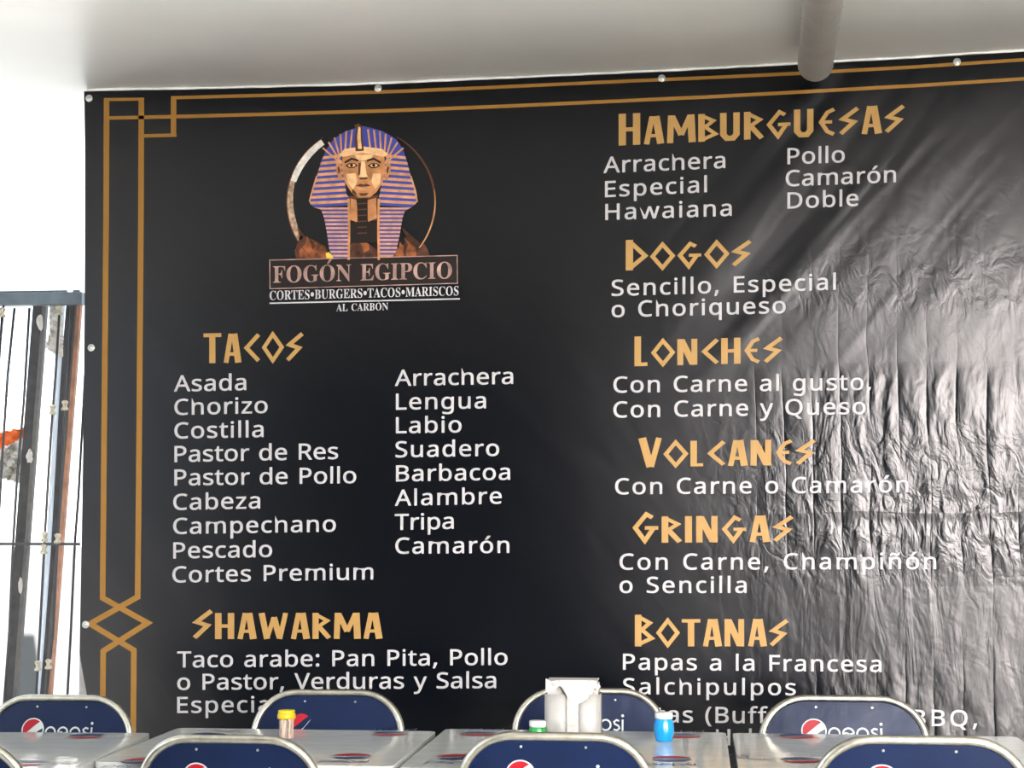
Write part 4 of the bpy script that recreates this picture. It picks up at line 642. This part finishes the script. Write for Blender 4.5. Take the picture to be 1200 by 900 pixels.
# ---------------------------------------------------------------- tables
def table(name, x0, x1, y0, y1, label, marks, rz=0.0, tilt=0.0):
    cx, cy = (x0 + x1) / 2, (y0 + y1) / 2; w, d = x1 - x0, y1 - y0
    t = empty(name, (cx, cy, 0), rz); tag(t, label, 'table', 'square white tables in the row')
    H = .74; r = .022
    def rr(hw, hd, r): return [p for (sx, sy, a) in ((1, 1, 0), (-1, 1, 90), (-1, -1, 180), (1, -1, 270)) for p in arc(sx * (hw - r), sy * (hd - r), r, a, a + 90, 6)]
    mb = MB(); mb.prism(rr(w / 2, d / 2, r), lambda x, y: Vector((x, y, H - .022)), (0, 0, .022), m_table, True); top = mb.build('tabletop', t, bevel=.006, seg=3); top.rotation_euler = (0, tilt, 0)
    mb = MB(); mb.prism(rr(w / 2 - .004, d / 2 - .004, r), lambda x, y: Vector((x, y, H - .030)), (0, 0, .0075), m_edge); mb.build('edge_band', t)
    mb = MB(); hx, hy = w / 2 - .034, d / 2 - .05
    for a in (-1, 1):
        mb.box((-hx, a * hy - .012, H - .075), (hx, a * hy + .012, H - .031), m_leg); mb.box((a * hx - .012, -hy, H - .075), (a * hx + .012, hy, H - .031), m_leg)
    mb.build('apron', t)
    for a in (-1, 1):
        for b in (-1, 1):
            mb = MB(); mb.tube([(a * hx, b * hy, H - .04), (a * (hx - .005), b * hy, .4), (a * (hx + .01), b * (hy + .005), .012)], .0125, m_leg, 12); l = mb.build('leg', t)
            mb = MB(); mb.lathe([(.015, 0), (.016, .012), (.0155, .03)], m_edge, 14, Matrix.Translation((a * (hx + .01), b * (hy + .005), 0))); mb.build('foot_cap', l)
    for mx, my, rot, ts, order in marks:        # printed marks: world x, y, rotation
        mb = MB(); a = math.radians(rot); z = H + .0006
        def at(u, v, l=0): return Vector((mx - cx + u * math.cos(a) - v * math.sin(a), my - cy + u * math.sin(a) + v * math.cos(a), z + l * .0003))
        mb.lift = Vector((0, 0, .3))
        red, blu, cir = globe_polys(-20, -.16); R = .056
        if rot != 90:
            mb.lift = None
            for q in red: mb.poly([q], lambda u, v: at(u * R, v * R, 1), m_red)
            for q in blu: mb.poly([q], lambda u, v: at(u * R, v * R, 1), m_lblue)
            mb.lift = Vector((0, 0, .3))
        for s in brand_strokes(): mb.poly([s], lambda u, v: at((u - 2.2) * .026 * ts + (0 if order == 0 else order), v * .032 - (.108 if order == 0 and rot != 90 else .02)), m_lblue if order == 0 else m_grey)
        o = mb.build('printed_logo', t, fix=False); o.rotation_euler = (0, tilt, 0)
    return t
dz = lambda px, py: (lambda p: (p.x, p.y))((lambda d: Vector((0, 0, CZ)) + d * ((.74 - CZ) / d.z))(ray(px, py)))
def mk(px, py, rot, ts=1.0, order=0): x, y = dz(px, py); return (x, y, rot, ts, order)
table('square_table', -2.215, -1.470, 3.890, 4.570, 'white square table at the left end of the row, beside the gate', [mk(105, 863.8, 180, .55, -.088), mk(19, 895.5, 180, .55, -.088)], .06)
table('square_table', -1.452, -.722, 4.030, 4.715, 'white square table holding the yellow capped toothpick jar', [mk(242, 861.5, 180), mk(412, 886.5, 0), mk(165, 892, 0), mk(456, 860, 180)])
table('square_table', -.704, .071, 4.015, 4.772, 'white square table holding the napkin dispenser and blue jar', [mk(560, 860, 180), mk(534, 887.5, 0), mk(787, 889.5, 0), mk(800, 862.5, 180)])
table('square_table', .089, .845, 3.985, 4.765, 'white square table at the right end of the row, with nothing on it', [mk(932, 863, 180, .5, .088), mk(938, 891, 180, .5, .088), mk(868, 887, 90, .6, .0), mk(1150, 892, 0)])

# ---------------------------------------------------------------- folding chairs
TOPY, TOPZ, KY, KZ = -.05, .830, .035, .45
SL = Vector((0, KY - TOPY, KZ - TOPZ)).normalized()       # down along the back
NB = Vector((0, SL.z, -SL.y))                             # out of the rear face of the back
NB = NB if NB.y < 0 else -NB
def back_pt(x, s, off=0.0): return Vector((x, TOPY, TOPZ)) + SL * s + NB * off
HWID, RC, TR = .211, .118, .0102
def arch(hw, rc, s0): return [(x, s0 + s) for x, s in [(-hw + rc - rc * math.cos(i * PI / 20), rc - rc * math.sin(i * PI / 20)) for i in range(11)] + [(hw - rc + rc * math.sin(i * PI / 20), rc - rc * math.cos(i * PI / 20)) for i in range(11)]]
def make_chair(label, group, logo):
    t = empty('folding_chair'); tag(t, label, 'chair', group)
    a = arch(HWID, RC, 0.0)
    foot = lambda sx: [Vector((sx * HWID, KY + .012, KZ - .03)), Vector((sx * HWID, KY + .04, KZ - .09)), Vector((sx * (HWID - .005), .24, .012))]
    L = [back_pt(-HWID, s) for s in (.36, .28, .20)]; path = foot(-1)[::-1] + L + [back_pt(x, s) for x, s in a] + [back_pt(HWID, s) for s in (.20, .28, .36)] + foot(1)
    mb = MB(); mb.tube(path, TR, m_tube, 14); mb.build('back_frame', t)
    hw, rc = HWID - .0085, RC - .0085
    pts = arch(hw, rc, .0095); pts = pts + [(hw, .235), (hw - .012, .25), (-hw + .012, .25), (-hw, .235)]
    mb = MB(); mb.prism([(x, s) for x, s in pts], lambda x, s: back_pt(x, s, .0015), -NB * .003, m_navy); pan = mb.build('backrest', t)
    for side in (1, -1):
        mb = MB(); mb.lift = NB * side * .3; off = .0015 if side > 0 else -.0015
        f = lambda l: (lambda u, v: back_pt(u if side > 0 else -u, v, off + side * .00025 * l))
        red, blu, cir = globe_polys(10); gx, gs, R = -.077, .0885, .0330
        ply = lambda q, m, l: mb.poly([[(gx + x * R, gs - y * R) for x, y in q]], f(l), m)
        if logo != 'worn':
            ply(cir, m_white, 1); mb.lift = None; [ply(q, m_lnavy, 2) for q in blu]; [ply(q, m_red, 2) for q in red]; mb.lift = NB * side * .3
            for s in brand_strokes(): mb.poly([[(-.040 + x * .0312, .1115 - y * .0325) for x, y in s]], f(1), m_white)
        else:
            mb.lift = None; [ply(q, m_red, 2) for q in red]
            ply([(-.3, -.62), (.1, -.5), (.6, .1), (.85, .45), (.62, .25), (.25, -.25)], m_grey, 3)
        mb.build('logo', pan, fix=False)
    for x in (-.075, .070):
        mb = MB(); M = Matrix.Translation(back_pt(x, .024, 0)) @ Vector((0, 0, 1)).rotation_difference(NB).to_matrix().to_4x4()
        mb.lathe([(.0025, -.0035), (.0032, -.0028), (.0032, .0028), (.0025, .0035)], m_tube, 10, M); mb.build('rivet', t)
    # seat with rolled rim
    def rr(hx, y0, y1, r): return [p for (sx, yy, s_, a_) in ((1, y1, 1, 0), (-1, y1, 1, 90), (-1, y0, -1, 180), (1, y0, -1, 270)) for p in arc(sx * (hx - r), yy - s_ * r, r, a_, a_ + 90, 6)]
    mb = MB(); mb.prism(rr(.188, .01, .385, .06), lambda x, y: Vector((x, y, .432 + .02 * (y - .01))), (0, 0, .012), m_navy); mb.build('seat', t, bevel=.004)
    mb = MB(); mb.tube([Vector((x, y, .432 + .02 * y)) for x, y in rr(.190, .008, .387, .06)], .009, m_tube, 10, closed=True); mb.build('seat_frame', t)
    for sx in (-1, 1):
        mb = MB(); mb.tube([(sx * .199, .30, .425), (sx * .199, .05, .33), (sx * .199, -.17, .012)], .0095, m_tube, 12); l = mb.build('rear_leg', t)
        mb = MB(); mb.lathe([(.013, 0), (.014, .01), (.013, .03)], m_edge, 12, Matrix.Translation((sx * .199, -.17, 0))); mb.build('foot_cap', l)
        mb = MB(); mb.lathe([(.013, 0), (.014, .01), (.013, .03)], m_edge, 12, Matrix.Translation((sx * (HWID - .005), .24, 0))); mb.build('foot_cap', t)
        mb = MB(); mb.box((sx * .192 - .003, .05, .40), (sx * .192 + .003, .09, .435), m_tube); mb.build('hinge', t)
    mb = MB(); mb.tube([(-.199, -.118, .12), (.199, -.118, .12)], .007, m_tube, 10); mb.build('rear_stretcher', t)
    mb = MB(); mb.tube([(-HWID + .003, .167, .15), (HWID - .003, .167, .15)], .007, m_tube, 10); mb.build('front_stretcher', t)
    return t
def copy_tree(o, parent=None):
    c = o.copy(); C.objects.link(c)
    if parent: c.parent = parent
    for ch in o.children: copy_tree(ch, c)
    return c
FAR, NEAR = 'navy chairs on the banner side of the tables', 'navy chairs on the near side of the tables'
proto = make_chair('', FAR, 'full'); worn = make_chair('', FAR, 'worn'); used = []
def chair(src, px, topy, z, width, face, label):
    q = ray(px, topy); p = Vector((0, 0, CZ)) + q * ((z - CZ) / q.z)
    o = src if src not in used else copy_tree(src); used.append(src)
    o.scale = (width / .4424, 1, z / .8402); o.rotation_euler = (0, 0, PI if face < 0 else 0)
    o.location = (p.x, p.y + (-.05 if face < 0 else .05), 0); o['label'] = label; o['group'] = FAR if face < 0 else NEAR
    return o
chair(proto, 73, 814, .834, .432, -1, 'navy folding chair in front of the gate, leftmost on the banner side')
chair(worn, 386.5, 808, .840, .443, -1, 'navy folding chair with worn red logo behind the toothpick jar')
chair(proto, 690.5, 806, .838, .445, -1, 'navy folding chair behind the napkin dispenser')
chair(proto, 987.5, 814.5, .838, .466, -1, 'navy folding chair showing its whole logo in front of the creased banner part')
chair(proto, 267, 861, .836, .432, 1, 'navy folding chair seen from behind, in front of the toothpick jar')
chair(proto, 649.5, 858, .838, .452, 1, 'navy folding chair seen from behind, in front of the napkin dispenser')
chair(proto, 1079, 862, .846, .480, 1, 'navy folding chair seen from behind, in front of the empty right table')
chair(proto, -84, 864, .866, .440, 1, 'navy folding chair mostly out of view at the bottom left corner')

# ---------------------------------------------------------------- things on the tables
TZ = .7402
def local(o, parent): o.parent = parent; return o
x, y = dz(672, 878); nd = empty('napkin_dispenser', (x, y, TZ)); tag(nd, 'square metal napkin dispenser with white paper napkins sticking out', 'napkin dispenser')
HWD, HDD, HH = .0705, .045, .141
mb = MB()
for sx in (-1, 1):               # two curved front cheeks, sides, back; open slot in the middle
    pts = [(sx * .008, -HDD + .002), (sx * .030, -HDD - .004), (sx * .055, -HDD), (sx * HWD, -HDD + .014), (sx * HWD, HDD), (sx * (HWD - .002), HDD), (sx * (HWD - .002), -HDD + .015), (sx * .054, -HDD + .0025), (sx * .030, -HDD - .0015), (sx * .008, -HDD + .0045)]
    mb.prism(pts, lambda a, b: Vector((a, b, 0)), (0, 0, HH), m_metal, True)
mb.box((-HWD + .0015, HDD - .0015, 0), (HWD - .0015, HDD, HH), m_metal); mb.build('body', nd)
mb = MB(); mb.box((-HWD + .003, -HDD + .016, .0), (HWD - .003, HDD - .002, .006), m_metal); mb.build('base_plate', nd)
# paper: the stack inside, the strip hanging in the slot and the crumpled sheet folded over the top
pn = empty('paper_napkins', (x, y, TZ + .0062)); tag(pn, 'white paper napkins spilling over the top of the metal dispenser', 'napkins', None, 'stuff')
mb = MB(); mb.box((-HWD + .006, -HDD + .018, 0), (HWD - .006, HDD - .004, .160), m_paper); mb.build('stack', pn)
def paper(outline, off, name, wr, th=.0012, up=1):
    bm = bmesh.new(); V = {}; st = .004
    xs = [p[0] for p in outline]; zs = [p[1] for p in outline]
    nx = int((max(xs) - min(xs)) / st) + 1; nz = int((max(zs) - min(zs)) / st) + 1
    mbp = MB(); tri = None
    me = bpy.data.meshes.new(name); bmv = [bm.verts.new((a, 0, b)) for a, b in outline]; bm.faces.new(bmv)
    bmesh.ops.triangulate(bm, faces=bm.faces); bmesh.ops.subdivide_edges(bm, edges=bm.edges, cuts=3, use_grid_fill=True); bmesh.ops.triangulate(bm, faces=bm.faces)
    for v in bm.verts:
        e = abs(v.co.x) / .066
        v.co.y = off(v.co.x, v.co.z) + wr * (math.sin(v.co.x * 210 + v.co.z * 160) + math.sin(v.co.z * 260 - v.co.x * 90)) * .5 * (1.6 if v.co.x < -.02 else .7)
    bm.to_mesh(me); bm.free(); me.materials.append(m_paper)
    o = bpy.data.objects.new(name, me); C.objects.link(o); o.parent = pn; s = o.modifiers.new('s', 'SOLIDIFY'); s.thickness = th; s.offset = 0
    return o
paper([(-.013, -.004), (.0165, -.004), (.0155, .09), (.016, .13), (-.012, .13), (-.0125, .07)], lambda a, b: -HDD - .0045, 'hanging_strip', .0006)
paper([(-.0665, .140), (-.056, .143), (-.044, .146), (-.030, .158), (-.022, .150), (-.010, .128), (.002, .112), (.008, .1075), (.022, .116), (.036, .120), (.038, .136), (.046, .148), (.058, .154), (.066, .147), (.0725, .157), (.066, .166), (.060, .171), (.02, .1725), (-.03, .1715), (-.052, .1695), (-.0655, .175)], lambda a, b: -HDD - .0075 - .003 * (1 if abs(a) < .03 else 0), 'folded_sheet', .0016)
mb = MB(); mb.box((-.064, -HDD - .007, .1665), (.064, HDD - .006, .1700), m_paper); mb.build('top_fold', pn, bevel=.001)
# barrel jars
def barrel(name, px, py, r, h, m, label, cx=None):
    if cx is None: x, y = dz(px, py)
    else: x, y = cx
    t = empty(name, (x, y, TZ)); tag(t, label, 'jar', 'small barrel shaped jars')
    hb = h * .80
    mb = MB(); mb.lathe([(r * .70, 0), (r * .78, .002), (r * .86, hb * .15), (r * .97, hb * .38), (r, hb * .55), (r * .96, hb * .75), (r * .86, hb * .93), (r * .80, hb)], m, 48, None, (12, .05)); mb.build('body', t)
    mb = MB(); mb.lathe([(r * .80, hb - .001), (r * .86, hb), (r * .88, hb + .003), (r * .88, h - .003), (r * .84, h), (r * .3, h + .0005)], m_cap, 32, None, (32, .02)); mb.build('lid', t)
    return t
barrel('barrel_jar', 778, 868.5, .0272, .0745, m_bluep, 'bright blue barrel shaped jar with white lid on the white table')
barrel('barrel_jar', 630.5, 879, .0255, .0735, m_green, 'green jar with white lid standing left of the napkin dispenser')
x, y = dz(335.5, 866.5); tj = empty('toothpick_jar', (x, y, TZ)); tag(tj, 'clear toothpick jar with yellow cap on the white table', 'jar')
mb = MB(); mb.lathe([(.019, 0), (.0205, .002), (.0205, .060), (.0175, .060), (.0185, .058), (.0185, .003), (.001, .003)], m_clear, 28); mb.build('body', tj)
mb = MB(); mb.lathe([(.0225, .0545), (.0240, .056), (.0240, .066), (.0232, .067), (.0220, .0675), (.0225, .0745), (.0215, .0765), (.006, .077)], m_yell, 36, None, (36, .02)); mb.build('cap', tj)
tp = empty('toothpicks', (x, y, TZ + .0034)); tag(tp, 'wooden toothpicks packed upright inside the yellow capped jar', 'toothpicks', None, 'stuff')
mb = MB()
for i in range(64):
    r_ = .0172 * math.sqrt(random.random() if i > 45 else .8 + .2 * random.random()); a = random.uniform(0, 2 * PI); a2 = a + random.uniform(-.18, .18)
    mb.tube([(r_ * math.cos(a), r_ * math.sin(a), 0), (r_ * math.cos(a2), r_ * math.sin(a2), random.uniform(.046, .0555))], .0012, m_pick if random.random() < .6 else m_pick2, 6)
o = mb.build('sticks', tp, fix=False); o['kind'] = 'stuff'
